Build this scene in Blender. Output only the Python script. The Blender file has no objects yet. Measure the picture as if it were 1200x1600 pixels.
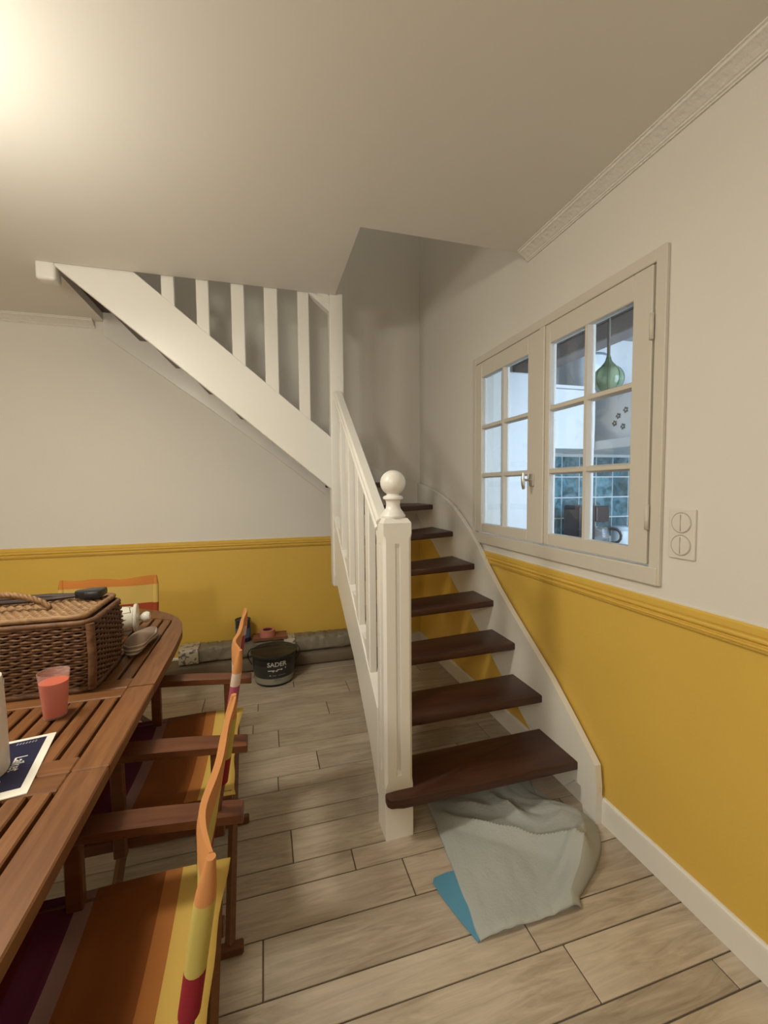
import bpy, bmesh, math, random
from math import sin, cos, pi, radians, sqrt, atan2
from mathutils import Vector, Matrix, noise

random.seed(7)
SC = bpy.context.scene
COL = SC.collection

# ------------------------------------------------------------------ camera
def make_camera():
    f, pitch, roll, yaw = 663.64, 0.05696, -0.00928, 0.2775
    d = Vector((sin(yaw)*cos(pitch), cos(yaw)*cos(pitch), -sin(pitch)))
    r = Vector((cos(yaw), -sin(yaw), 0.0))
    u = r.cross(d)
    c, s = cos(roll), sin(roll)
    r2, u2 = r*c + u*s, u*c - r*s
    cam = bpy.data.cameras.new('camera')
    cam.sensor_fit = 'VERTICAL'
    cam.sensor_height = 24.0
    cam.lens = f/1600*24.0
    cam.clip_start = 0.02
    ob = bpy.data.objects.new('camera', cam)
    m = Matrix((r2, u2, -d)).transposed().to_4x4()
    m.translation = Vector((-1.2707, 0.0, 1.3346))
    ob.matrix_world = m
    COL.objects.link(ob)
    SC.camera = ob
make_camera()

# ------------------------------------------------------------------ world, lights, exposure
w = bpy.data.worlds.new('world'); SC.world = w; w.use_nodes = True
bg = w.node_tree.nodes['Background']
bg.inputs[0].default_value = (0.62, 0.80, 1.0, 1); bg.inputs[1].default_value = 4.0
SC.view_settings.view_transform = 'Standard'
SC.view_settings.look = 'None'
SC.view_settings.exposure = 0.0
SC.view_settings.gamma = 1.0
SC.view_settings.use_curve_mapping = False

def lamp(name, loc, power, color, radius):
    l = bpy.data.lights.new(name, 'POINT'); l.energy = power; l.color = color; l.shadow_soft_size = radius
    o = bpy.data.objects.new(name, l); o.location = loc; COL.objects.link(o); return o
lamp('dining_lamp_light', (-2.25, 1.25, 2.04), 22, (1.0, 0.945, 0.79), 0.09)
def downlight():
    l = bpy.data.lights.new('dining_lamp_downlight', 'AREA'); l.shape = 'DISK'; l.size = 0.26; l.energy = 15; l.color = (1.0, 0.93, 0.77)
    o = bpy.data.objects.new('dining_lamp_downlight', l); o.location = (-2.15, 1.25, 2.30); COL.objects.link(o)
downlight()
lamp('room_fill_light', (-2.7, -1.0, 2.0), 72, (1.0, 0.95, 0.82), 0.14)  # unseen soft fill added behind the camera to lift the room's shadows
lamp('stairwell_fill_light', (-1.55, 1.5, 4.2), 9, (1.0, 0.92, 0.76), 0.2)  # unseen fill added high in the stair shaft to brighten the stairwell
def window_light():
    l = bpy.data.lights.new('kitchen_daylight', 'AREA'); l.shape = 'RECTANGLE'; l.size = 1.5; l.size_y = 1.2
    l.energy = 38; l.color = (0.55, 0.76, 1.0)
    o = bpy.data.objects.new('kitchen_daylight', l); COL.objects.link(o)
    o.location = (1.30, 0.30, 1.62)
    o.rotation_euler = Vector((0, 1, 0)).to_track_quat('-Z', 'Z').to_euler()
window_light()

# ------------------------------------------------------------------ materials
def new_mat(name):
    m = bpy.data.materials.new(name); m.use_nodes = True
    nt = m.node_tree; b = nt.nodes['Principled BSDF']
    return m, nt, b
def N(nt, t, **kw):
    n = nt.nodes.new(t)
    for k, v in kw.items(): setattr(n, k, v)
    return n
def paint(name, col, rough=0.5, var=0.04, bump=0.05, scale=60.0, spec=0.35):
    m, nt, b = new_mat(name)
    tc = N(nt, 'ShaderNodeTexCoord'); no = N(nt, 'ShaderNodeTexNoise'); no.inputs['Scale'].default_value = 3.0; no.inputs['Detail'].default_value = 4
    nt.links.new(tc.outputs['Object'], no.inputs['Vector'])
    mx = N(nt, 'ShaderNodeMixRGB'); mx.inputs[1].default_value = [c*(1-var) for c in col]+[1]; mx.inputs[2].default_value = [min(1, c*(1+var)) for c in col]+[1]
    nt.links.new(no.outputs['Fac'], mx.inputs[0]); nt.links.new(mx.outputs[0], b.inputs['Base Color'])
    b.inputs['Roughness'].default_value = rough; b.inputs['Specular IOR Level'].default_value = spec
    if bump:
        n2 = N(nt, 'ShaderNodeTexNoise'); n2.inputs['Scale'].default_value = scale; n2.inputs['Detail'].default_value = 3
        nt.links.new(tc.outputs['Object'], n2.inputs['Vector'])
        bp = N(nt, 'ShaderNodeBump'); bp.inputs['Strength'].default_value = bump; bp.inputs['Distance'].default_value = 0.01
        nt.links.new(n2.outputs['Fac'], bp.inputs['Height']); nt.links.new(bp.outputs[0], b.inputs['Normal'])
    return m
def wood(name, c1, c2, rough=0.4, axis='X', scale=6.0, stretch=12.0, bump=0.1, spec=0.4, rnd=0.25):
    m, nt, b = new_mat(name)
    tc = N(nt, 'ShaderNodeTexCoord'); mp = N(nt, 'ShaderNodeMapping')
    sc = [stretch, stretch, stretch]; sc['XYZ'.index(axis)] = 1.0
    mp.inputs['Scale'].default_value = sc
    oi = N(nt, 'ShaderNodeObjectInfo')
    add = N(nt, 'ShaderNodeVectorMath', operation='ADD'); mul = N(nt, 'ShaderNodeMath', operation='MULTIPLY'); mul.inputs[1].default_value = 37.0
    nt.links.new(oi.outputs['Random'], mul.inputs[0])
    nt.links.new(tc.outputs['Object'], add.inputs[0]); nt.links.new(mul.outputs[0], add.inputs[1])
    nt.links.new(add.outputs[0], mp.inputs['Vector'])
    no = N(nt, 'ShaderNodeTexNoise'); no.inputs['Scale'].default_value = scale; no.inputs['Detail'].default_value = 6; no.inputs['Roughness'].default_value = 0.6; no.inputs['Distortion'].default_value = 0.6
    nt.links.new(mp.outputs[0], no.inputs['Vector'])
    rp = N(nt, 'ShaderNodeValToRGB'); rp.color_ramp.elements[0].position = 0.3; rp.color_ramp.elements[1].position = 0.72
    rp.color_ramp.elements[0].color = list(c1)+[1]; rp.color_ramp.elements[1].color = list(c2)+[1]
    nt.links.new(no.outputs['Fac'], rp.inputs[0])
    hs = N(nt, 'ShaderNodeHueSaturation'); mr = N(nt, 'ShaderNodeMapRange'); mr.inputs['To Min'].default_value = 1-rnd/2; mr.inputs['To Max'].default_value = 1+rnd/2
    nt.links.new(oi.outputs['Random'], mr.inputs['Value']); nt.links.new(mr.outputs[0], hs.inputs['Value'])
    nt.links.new(rp.outputs[0], hs.inputs['Color']); nt.links.new(hs.outputs[0], b.inputs['Base Color'])
    b.inputs['Roughness'].default_value = rough; b.inputs['Specular IOR Level'].default_value = spec
    bp = N(nt, 'ShaderNodeBump'); bp.inputs['Strength'].default_value = bump; bp.inputs['Distance'].default_value = 0.004
    nt.links.new(no.outputs['Fac'], bp.inputs['Height']); nt.links.new(bp.outputs[0], b.inputs['Normal'])
    return m
def plain(name, col, rough=0.5, metal=0.0, spec=0.5, trans=0.0, ior=1.45, alpha=1.0):
    m, nt, b = new_mat(name)
    b.inputs['Base Color'].default_value = list(col)+[1]; b.inputs['Roughness'].default_value = rough
    b.inputs['Metallic'].default_value = metal; b.inputs['Specular IOR Level'].default_value = spec
    b.inputs['Transmission Weight'].default_value = trans; b.inputs['IOR'].default_value = ior
    b.inputs['Alpha'].default_value = alpha
    no = N(nt, 'ShaderNodeTexNoise'); no.inputs['Scale'].default_value = 25
    tc = N(nt, 'ShaderNodeTexCoord'); nt.links.new(tc.outputs['Object'], no.inputs['Vector'])
    mr = N(nt, 'ShaderNodeMapRange'); mr.inputs['To Min'].default_value = max(0, rough-0.04); mr.inputs['To Max'].default_value = rough+0.04
    nt.links.new(no.outputs['Fac'], mr.inputs['Value']); nt.links.new(mr.outputs[0], b.inputs['Roughness'])
    return m
def stripes(name, axis, stops, rough=0.85):
    """constant colour bands along one object axis; stops = [(upper limit, colour)] rising"""
    m, nt, b = new_mat(name)
    tc = N(nt, 'ShaderNodeTexCoord'); sx = N(nt, 'ShaderNodeSeparateXYZ'); nt.links.new(tc.outputs['Object'], sx.inputs[0])
    lo, hi = stops[0][0]-0.2, stops[-1][0]
    mr = N(nt, 'ShaderNodeMapRange'); mr.inputs['From Min'].default_value = lo; mr.inputs['From Max'].default_value = hi
    nt.links.new(sx.outputs['XYZ'.index(axis)], mr.inputs['Value'])
    rp = N(nt, 'ShaderNodeValToRGB'); cr = rp.color_ramp; cr.interpolation = 'CONSTANT'
    pos = 0.0
    for i, (lim, col) in enumerate(stops):
        e = cr.elements[0] if i == 0 else (cr.elements[1] if i == 1 else cr.elements.new(pos))
        e.position = pos; e.color = list(col)+[1]
        pos = (lim-lo)/(hi-lo)
    nt.links.new(mr.outputs[0], rp.inputs[0])
    wv = N(nt, 'ShaderNodeTexNoise'); wv.inputs['Scale'].default_value = 900; nt.links.new(tc.outputs['Object'], wv.inputs['Vector'])
    bp = N(nt, 'ShaderNodeBump'); bp.inputs['Strength'].default_value = 0.25; bp.inputs['Distance'].default_value = 0.002
    nt.links.new(wv.outputs['Fac'], bp.inputs['Height']); nt.links.new(bp.outputs[0], b.inputs['Normal'])
    nt.links.new(rp.outputs[0], b.inputs['Base Color']); b.inputs['Roughness'].default_value = rough; b.inputs['Specular IOR Level'].default_value = 0.15
    return m

M = {}
M['wall'] = paint('white_wall_paint', (0.76, 0.73, 0.68), 0.6, 0.02, 0.06, 90)
M['ceil'] = paint('ceiling_paint', (0.82, 0.795, 0.745), 0.7, 0.02, 0.03, 60)
M['yellow'] = paint('yellow_wall_paint', (0.71, 0.465, 0.09), 0.45, 0.05, 0.08, 70)
M['trimwhite'] = paint('white_trim_paint', (0.78, 0.755, 0.71), 0.35, 0.02, 0.03, 50, 0.5)
M['cornice'] = paint('plaster_cornice_paint', (0.77, 0.74, 0.69), 0.6, 0.03, 0.5, 45)
M['stair'] = paint('stair_white_paint', (0.80, 0.78, 0.735), 0.3, 0.02, 0.04, 40, 0.5)
M['window'] = paint('window_cream_paint', (0.66, 0.615, 0.54), 0.4, 0.02, 0.04, 50, 0.45)
M['tread'] = wood('dark_stained_wood', (0.042, 0.014, 0.007), (0.085, 0.030, 0.015), 0.38, 'X', 5, 10, 0.08, 0.45, 0.15)
M['teak'] = wood('teak_wood_y', (0.125, 0.046, 0.014), (0.215, 0.092, 0.032), 0.45, 'Y', 5, 12, 0.12, 0.4, 0.3)
M['teakx'] = wood('teak_wood_x', (0.125, 0.046, 0.014), (0.215, 0.092, 0.032), 0.45, 'X', 5, 12, 0.12, 0.4, 0.2)
M['teakd'] = wood('chair_teak_wood', (0.085, 0.026, 0.010), (0.150, 0.052, 0.018), 0.4, 'X', 6, 10, 0.1, 0.45, 0.15)
M['grout'] = paint('floor_grout', (0.12, 0.095, 0.07), 0.9, 0.1, 0.2)
M['metal'] = plain('brushed_nickel', (0.62, 0.60, 0.56), 0.3, 1.0)
M['plastic'] = plain('white_switch_plastic', (0.74, 0.70, 0.63), 0.35)
M['black'] = plain('black_plastic', (0.012, 0.012, 0.013), 0.35)

def floor_mat():
    m, nt, b = new_mat('wood_look_tile')
    tc = N(nt, 'ShaderNodeTexCoord'); oi = N(nt, 'ShaderNodeObjectInfo')
    mul = N(nt, 'ShaderNodeMath', operation='MULTIPLY'); mul.inputs[1].default_value = 53.0
    nt.links.new(oi.outputs['Random'], mul.inputs[0])
    add = N(nt, 'ShaderNodeVectorMath', operation='ADD'); nt.links.new(tc.outputs['Object'], add.inputs[0]); nt.links.new(mul.outputs[0], add.inputs[1])
    mp = N(nt, 'ShaderNodeMapping'); mp.inputs['Scale'].default_value = (1, 9, 9); nt.links.new(add.outputs[0], mp.inputs['Vector'])
    n1 = N(nt, 'ShaderNodeTexNoise'); n1.inputs['Scale'].default_value = 4; n1.inputs['Detail'].default_value = 8; n1.inputs['Roughness'].default_value = 0.65; n1.inputs['Distortion'].default_value = 1.2
    nt.links.new(mp.outputs[0], n1.inputs['Vector'])
    n2 = N(nt, 'ShaderNodeTexNoise'); n2.inputs['Scale'].default_value = 3.2; n2.inputs['Detail'].default_value = 5; nt.links.new(add.outputs[0], n2.inputs['Vector'])
    r1 = N(nt, 'ShaderNodeValToRGB'); r1.color_ramp.elements[0].position = 0.28; r1.color_ramp.elements[1].position = 0.75
    r1.color_ramp.elements[0].color = (0.315, 0.25, 0.185, 1); r1.color_ramp.elements[1].color = (0.60, 0.515, 0.41, 1)
    nt.links.new(n1.outputs['Fac'], r1.inputs[0])
    mx = N(nt, 'ShaderNodeMixRGB', blend_type='MIX'); mx.inputs[2].default_value = (0.63, 0.56, 0.465, 1)
    mr = N(nt, 'ShaderNodeMapRange'); mr.inputs['From Min'].default_value = 0.45; mr.inputs['From Max'].default_value = 0.75; mr.inputs['To Max'].default_value = 0.55
    nt.links.new(n2.outputs['Fac'], mr.inputs['Value']); nt.links.new(mr.outputs[0], mx.inputs[0]); nt.links.new(r1.outputs[0], mx.inputs[1])
    hs = N(nt, 'ShaderNodeHueSaturation'); m2 = N(nt, 'ShaderNodeMapRange'); m2.inputs['To Min'].default_value = 0.86; m2.inputs['To Max'].default_value = 1.1
    nt.links.new(oi.outputs['Random'], m2.inputs['Value']); nt.links.new(m2.outputs[0], hs.inputs['Value']); nt.links.new(mx.outputs[0], hs.inputs['Color'])
    nt.links.new(hs.outputs[0], b.inputs['Base Color'])
    b.inputs['Roughness'].default_value = 0.5; b.inputs['Specular IOR Level'].default_value = 0.3
    bp = N(nt, 'ShaderNodeBump'); bp.inputs['Strength'].default_value = 0.25; bp.inputs['Distance'].default_value = 0.003
    nt.links.new(n1.outputs['Fac'], bp.inputs['Height']); nt.links.new(bp.outputs[0], b.inputs['Normal'])
    return m
M['floor'] = floor_mat()

# ------------------------------------------------------------------ mesh helpers
def add_box(bm, a, b, mi=0, bev=0.0, seg=1):
    x0, y0, z0 = a; x1, y1, z1 = b
    t = bmesh.new()
    v = [t.verts.new(p) for p in ((x0,y0,z0),(x1,y0,z0),(x1,y1,z0),(x0,y1,z0),(x0,y0,z1),(x1,y0,z1),(x1,y1,z1),(x0,y1,z1))]
    for f in ((3,2,1,0),(4,5,6,7),(0,1,5,4),(1,2,6,5),(2,3,7,6),(3,0,4,7)): t.faces.new([v[i] for i in f])
    if bev: bmesh.ops.bevel(t, geom=list(t.edges), offset=bev, segments=seg, affect='EDGES', profile=0.5)
    merge(bm, t, mi)
def merge(bm, t, mi=0, mat=None):
    if mat is not None: t.transform(mat)
    bmesh.ops.recalc_face_normals(t, faces=list(t.faces))
    mp = {}
    for v in t.verts: mp[v] = bm.verts.new(v.co)
    for f in t.faces:
        try:
            g = bm.faces.new([mp[v] for v in f.verts]); g.material_index = mi if mi is not None else f.material_index; g.smooth = f.smooth
        except ValueError: pass
    t.free()
def add_prism(bm, poly, axis, a, b, mi=0, bev=0.0, seg=1):
    """poly: 2D points in the plane across axis; X->(y,z) Y->(x,z) Z->(x,y)"""
    t = bmesh.new()
    def P(p, h):
        return {'X': (h, p[0], p[1]), 'Y': (p[0], h, p[1]), 'Z': (p[0], p[1], h)}[axis]
    A = [t.verts.new(P(p, a)) for p in poly]; B = [t.verts.new(P(p, b)) for p in poly]
    n = len(poly)
    t.faces.new(A); t.faces.new(B[::-1])
    for i in range(n): t.faces.new((A[i], B[i], B[(i+1)%n], A[(i+1)%n]))
    if bev: bmesh.ops.bevel(t, geom=list(t.edges), offset=bev, segments=seg, affect='EDGES', profile=0.5)
    merge(bm, t, mi)
def add_tube(bm, pts, r, seg=8, mi=0, cap=True, smooth=True):
    pts = [Vector(p) for p in pts]; n = len(pts)
    rr = r if isinstance(r, (list, tuple)) else [r]*n
    up = Vector((0, 0, 1)); rings = []
    prev = None
    for i, p in enumerate(pts):
        d = (pts[min(i+1, n-1)]-pts[max(i-1, 0)]).normalized()
        if prev is None:
            a = d.cross(up)
            if a.length < 1e-4: a = d.cross(Vector((1, 0, 0)))
        else: a = prev - d*prev.dot(d)
        a.normalize(); prev = a; b = d.cross(a)
        rings.append([bm.verts.new(p + (a*cos(2*pi*k/seg)+b*sin(2*pi*k/seg))*rr[i]) for k in range(seg)])
    for i in range(n-1):
        for k in range(seg):
            f = bm.faces.new((rings[i][k], rings[i+1][k], rings[i+1][(k+1)%seg], rings[i][(k+1)%seg])); f.material_index = mi; f.smooth = smooth
    if cap:
        f = bm.faces.new(rings[0]); f.material_index = mi
        f = bm.faces.new(rings[-1][::-1]); f.material_index = mi
def add_lathe(bm, prof, c=(0,0,0), seg=32, mi=0, mat=None, smooth=True):
    """prof: [(r,z)]; r==0 closes the end"""
    t = bmesh.new(); rings = []
    for r, z in prof:
        if r < 1e-6: rings.append([t.verts.new((0, 0, z))])
        else: rings.append([t.verts.new((r*cos(2*pi*k/seg), r*sin(2*pi*k/seg), z)) for k in range(seg)])
    for A, B in zip(rings[:-1], rings[1:]):
        for k in range(seg):
            k2 = (k+1) % seg
            if len(A) == 1 and len(B) == 1: continue
            if len(A) == 1: f = t.faces.new((A[0], B[k2], B[k]))
            elif len(B) == 1: f = t.faces.new((A[k], A[k2], B[0]))
            else: f = t.faces.new((A[k], A[k2], B[k2], B[k]))
            f.smooth = smooth
    m = Matrix.Translation(Vector(c)) @ (mat if mat is not None else Matrix())
    t.transform(m)
    if prof[0][0] > 1e-6 and prof[-1][0] > 1e-6 and False: pass
    merge(bm, t, mi)
def add_sweep(bm, prof, path, up=(0,0,1), mi=0, smooth=False, closed_prof=True):
    """sweep a 2D profile (side, up) along a straight-segment path; side = dir x up"""
    path = [Vector(p) for p in path]; up = Vector(up); rings = []
    for i, p in enumerate(path):
        d = (path[min(i+1, len(path)-1)]-path[max(i-1, 0)]).normalized()
        s = d.cross(up).normalized(); u2 = s.cross(d).normalized()
        rings.append([bm.verts.new(p + s*q[0] + u2*q[1]) for q in prof])
    n = len(prof)
    for A, B in zip(rings[:-1], rings[1:]):
        for k in range(n if closed_prof else n-1):
            f = bm.faces.new((A[k], A[(k+1)%n], B[(k+1)%n], B[k])); f.material_index = mi; f.smooth = smooth
    if closed_prof:
        bm.faces.new(rings[0]).material_index = mi; bm.faces.new(rings[-1][::-1]).material_index = mi
    
def obj(name, bm, mats, parent=None, smooth=None, origin=None):
    """link a bmesh as ONE object; world coordinates are kept"""
    bmesh.ops.recalc_face_normals(bm, faces=list(bm.faces))
    me = bpy.data.meshes.new(name)
    if origin is not None: bm.transform(Matrix.Translation(-Vector(origin)))
    bm.to_mesh(me); bm.free()
    for m in (mats if isinstance(mats, (list, tuple)) else [mats]): me.materials.append(m)
    if smooth:
        for p in me.polygons: p.use_smooth = True
        me.set_sharp_from_angle(angle=radians(smooth))
    o = bpy.data.objects.new(name, me); COL.objects.link(o)
    if origin is not None: o.location = origin
    if parent is not None:
        o.parent = parent
        if not parent.get('_local'): o.matrix_parent_inverse = world_of(parent).inverted()
    return o
def world_of(o):
    m = o.matrix_basis.copy() if not o.parent else world_of(o.parent) @ o.matrix_parent_inverse @ o.matrix_basis
    return m
def thing(name, label, cat, loc=(0,0,0), rz=0.0, group=None, local=False):
    o = bpy.data.objects.new(name, None); o.empty_display_size = 0.1; COL.objects.link(o)
    o.location = loc; o.rotation_euler = (0, 0, rz)
    tag(o, label, cat, group)
    if local: o['_local'] = 1
    return o
def tag(o, label, cat, group=None):
    o['label'] = label; o['category'] = cat
    if group: o['group'] = group
    return o
def struct(o, label=None):
    o['kind'] = 'structure'
    if label: o['label'] = label
    return o
def copy_tree(o, parent=None, loc=None, rz=None, label=None):
    c = o.copy(); COL.objects.link(c)
    if parent is not None: c.parent = parent
    if loc is not None: c.location = loc
    if rz is not None: c.rotation_euler = (0, 0, rz)
    if label: c['label'] = label
    for ch in list(o.children): copy_tree(ch, c)
    return c
B = bmesh.new
def boxobj(name, a, b, mat, parent=None, bev=0.0, seg=1):
    bm = B(); add_box(bm, a, b, 0, bev, seg); return obj(name, bm, mat, parent)

# ------------------------------------------------------------------ the room
D = 3.353          # back wall
CZ = 2.472         # ceiling
RAIL_T, RAIL_B = 0.957, 0.888
XL, YF = -4.3, -3.2
SLAB = 0.25
UPZ = CZ + SLAB + 2.4
WY0, WY1, WZ0, WZ1 = 1.125, 2.355, 1.03, 2.07      # hole of the interior window

def grid_wall(bm, axis, at0, at1, us, zs, hole, matf):
    for i in range(len(us)-1):
        for j in range(len(zs)-1):
            if hole and us[i] >= hole[0]-1e-6 and us[i+1] <= hole[1]+1e-6 and zs[j] >= hole[2]-1e-6 and zs[j+1] <= hole[3]+1e-6: continue
            mi = matf(zs[j], zs[j+1])
            if axis == 'X': add_box(bm, (at0, us[i], zs[j]), (at1, us[i+1], zs[j+1]), mi)
            else: add_box(bm, (us[i], at0, zs[j]), (us[i+1], at1, zs[j+1]), mi)
ymat = lambda z0, z1: 1 if z1 <= RAIL_B+0.03 else 0
bm = B(); grid_wall(bm, 'X', 0.0, 0.16, [YF, WY0, WY1, D+0.16], [-0.1, 0.92, WZ0, WZ1, UPZ], (WY0, WY1, WZ0, WZ1), lambda a, b: 1 if b <= 0.93 else 0)
struct(obj('wall_right', bm, [M['wall'], M['yellow']]))
bm = B(); grid_wall(bm, 'Y', D, D+0.16, [XL-0.16, 0.08], [-0.1, 0.92, UPZ], None, lambda a, b: 1 if b <= 0.93 else 0)
struct(obj('wall_back', bm, [M['wall'], M['yellow']]))
bm = B(); grid_wall(bm, 'X', XL-0.16, XL, [YF, D], [-0.1, 0.92, CZ], None, lambda a, b: 1 if b <= 0.93 else 0)
struct(obj('wall_left', bm, [M['wall'], M['yellow']]))
bm = B(); grid_wall(bm, 'Y', YF-0.16, YF, [XL, 0.0], [-0.1, 0.92, CZ], None, lambda a, b: 1 if b <= 0.93 else 0)
struct(obj('wall_front', bm, [M['wall'], M['yellow']]))
# ceiling slab with the L-shaped stair opening
OX0, OX1, OY0, OY1 = -2.27, -0.833, 1.873, 2.551
bm = B()
for a, b in (((XL, YF, CZ), (0, OY0, CZ+SLAB)), ((XL, OY0, CZ), (OX1, OY1, CZ+SLAB)), ((XL, OY1, CZ), (OX0, D, CZ+SLAB))): add_box(bm, a, b)
bmesh.ops.remove_doubles(bm, verts=list(bm.verts), dist=1e-5)
struct(obj('ceiling', bm, M['ceil']))
# stair shaft walls above the ceiling
bm = B(); add_box(bm, (OX0-0.1, OY0-0.1-0.9, UPZ), (0.0, D, UPZ+0.1)); struct(obj('ceiling_landing', bm, M['ceil']))
bm = B(); add_box(bm, (OX0-0.1, OY0-1.0, CZ+SLAB), (OX0, D, UPZ)); struct(obj('wall_landing_left', bm, M['wall']))
bm = B(); add_box(bm, (OX0, OY0-1.0, CZ+SLAB), (0, OY0-0.9, UPZ)); struct(obj('wall_landing_front', bm, M['wall']))

# floor: base slab in grout colour, every tile plank an object
fl = boxobj('floor', (XL, YF, -0.1), (0, D, -0.004), M['grout']); struct(fl)
rows = [(-0.30, None), (-0.14, None), (-0.045, None), (0.10, None), (0.245, None), (0.335, -0.9), (0.49, -0.3), (0.60, -1.25), (0.755, -0.085), (0.832, -0.46), (0.982, -0.533), (1.082, -1.302), (1.243, -0.819), (1.39, -0.988), (1.48, -1.197),
        (1.634, -0.62), (1.725, -1.45), (1.87, -0.33), (1.965, -1.04), (2.11, -0.70), (2.20, -1.22), (2.36, -0.45), (2.45, -0.92), (2.60, -1.33), (2.69, -0.75), (2.85, -1.1), (2.94, -0.6), (3.09, -1.36), (3.18, -0.9), (D, None)]
PL = 0.905
cache = {}
for (y0, jx), (y1, _) in zip(rows[:-1], rows[1:]):
    if jx is None: jx = -random.uniform(0.1, 0.9)
    xs = []; x = jx
    while x < 0: x += PL
    xs.append(0.0); x -= PL
    while x > -3.4: xs.append(x); x -= PL
    xs.append(max(x, XL)); xs = sorted(set(xs))
    for xa, xb in zip(xs[:-1], xs[1:]):
        g = 0.0022
        a0, a1, b0, b1 = xa+g, (xb-g if xb < 0 else -0.002), y0+g, (y1-g if y1 < D else D-0.002)
        cx, cy = (a0+a1)/2, (b0+b1)/2
        key = (round(a1-a0, 3), round(b1-b0, 3))
        if key not in cache:
            t = B(); add_box(t, (a0-cx, b0-cy, -0.0065), (a1-cx, b1-cy, 0.0), 0, 0.0016)
            bmesh.ops.recalc_face_normals(t, faces=list(t.faces))
            me = bpy.data.meshes.new('plank'); t.to_mesh(me); t.free(); me.materials.append(M['floor']); cache[key] = me
        o = bpy.data.objects.new('plank', cache[key]); COL.objects.link(o); o.location = (cx, cy, 0)
        o.parent = fl

# chair rails, baseboards, cornices
rail_prof = [(0, 0.0), (0, 0.066), (0.007, 0.068), (0.012, 0.062), (0.012, 0.044), (0.008, 0.0425), (0.008, 0.041), (0.016, 0.038), (0.020, 0.033), (0.019, 0.028), (0.011, 0.022), (0.010, 0.018), (0.016, 0.016), (0.017, 0.011), (0.011, 0.0095), (0.011, 0.008), (0.016, 0.006), (0.014, 0.001), (0.005, 0.0)]
def rail(name, p0, p1, z, prof, mat, inward):
    bm = B(); p0 = Vector((*p0, z)); p1 = Vector((*p1, z))
    d = (p1-p0).normalized(); s = d.cross(Vector((0, 0, 1)))
    sg = 1 if s.dot(Vector((*inward, 0))) > 0 else -1
    add_sweep(bm, [(q[0]*sg, q[1]) for q in prof], [p0, p1])
    return struct(obj(name, bm, mat))
rail('trim_1', (0, YF), (0, 2.315), RAIL_B, rail_prof, M['yellow'], (-1, 0))
rail('trim_2', (XL, D), (-0.03, D), RAIL_B, rail_prof, M['yellow'], (0, -1))
bm = B(); add_box(bm, (-0.0035, YF, RAIL_T-0.003), (0.0, 2.32, RAIL_T+0.004)); struct(obj('trim_3', bm, M['trimwhite']))
bm = B(); add_box(bm, (XL, D-0.0035, RAIL_T-0.003), (-0.03, D, RAIL_T+0.004)); struct(obj('trim_4', bm, M['trimwhite']))
base_prof = [(0, 0.0), (0, 0.104), (0.006, 0.103), (0.011, 0.098), (0.012, 0.090), (0.012, 0.0)]
rail('baseboard_right', (0, YF), (0, D), 0, base_prof, M['trimwhite'], (-1, 0))
rail('baseboard_back', (XL, D), (-0.012, D), 0, base_prof, M['trimwhite'], (0, -1))
corn = [(0, 0.0), (0, 0.050), (0.060, 0.050), (0.060, 0.044), (0.054, 0.042), (0.052, 0.036), (0.045, 0.033), (0.030, 0.023), (0.018, 0.013), (0.014, 0.011), (0.013, 0.006), (0.008, 0.004), (0.007, 0.0)]
rail('trim_5', (0, YF), (0, OY0-0.015), CZ-0.048, corn, M['cornice'], (-1, 0))
rail('trim_6', (XL, D), (OX0-0.06, D), CZ-0.048, corn, M['cornice'], (0, -1))

# ------------------------------------------------------------------ interior window to the kitchen
win = thing('window_1', 'cream painted interior window with two six-pane casements above the yellow wall', 'window', (0, 1.74, 1.0))
win['kind'] = 'structure'
def frame_piece(name, a, b, par=win, bev=0.003): return boxobj(name, a, b, M['window'], par, bev)
FY0, FY1, FZ0, FZ1 = 1.092, 2.394, 0.998, 2.107
bm = B()
add_box(bm, (-0.016, FY0, FZ0), (0.0, FY0+0.040, FZ1), 0, 0.003); add_box(bm, (-0.016, FY1-0.040, FZ0), (0.0, FY1, FZ1), 0, 0.003)
add_box(bm, (-0.016, FY0+0.040, FZ1-0.042), (0.0, FY1-0.040, FZ1), 0, 0.003)
add_box(bm, (0.0, WY0, WZ0), (0.10, WY0+0.012, WZ1)); add_box(bm, (0.0, WY1-0.012, WZ0), (0.10, WY1, WZ1)); add_box(bm, (0.0, WY0, WZ1-0.012), (0.10, WY1, WZ1)); add_box(bm, (0.0, WY0, WZ0), (0.10, WY1, WZ0+0.012))
obj('window_frame', bm, M['window'], win)
bm = B(); add_box(bm, (-0.022, FY0+0.004, FZ0), (0.0, FY1-0.004, FZ0+0.062), 0, 0.005, 2); obj('window_sill', bm, M['window'], win)
glass = plain('window_glass', (1, 1, 1), 0.0, 0, 0.5, 1.0, 1.45)
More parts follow.
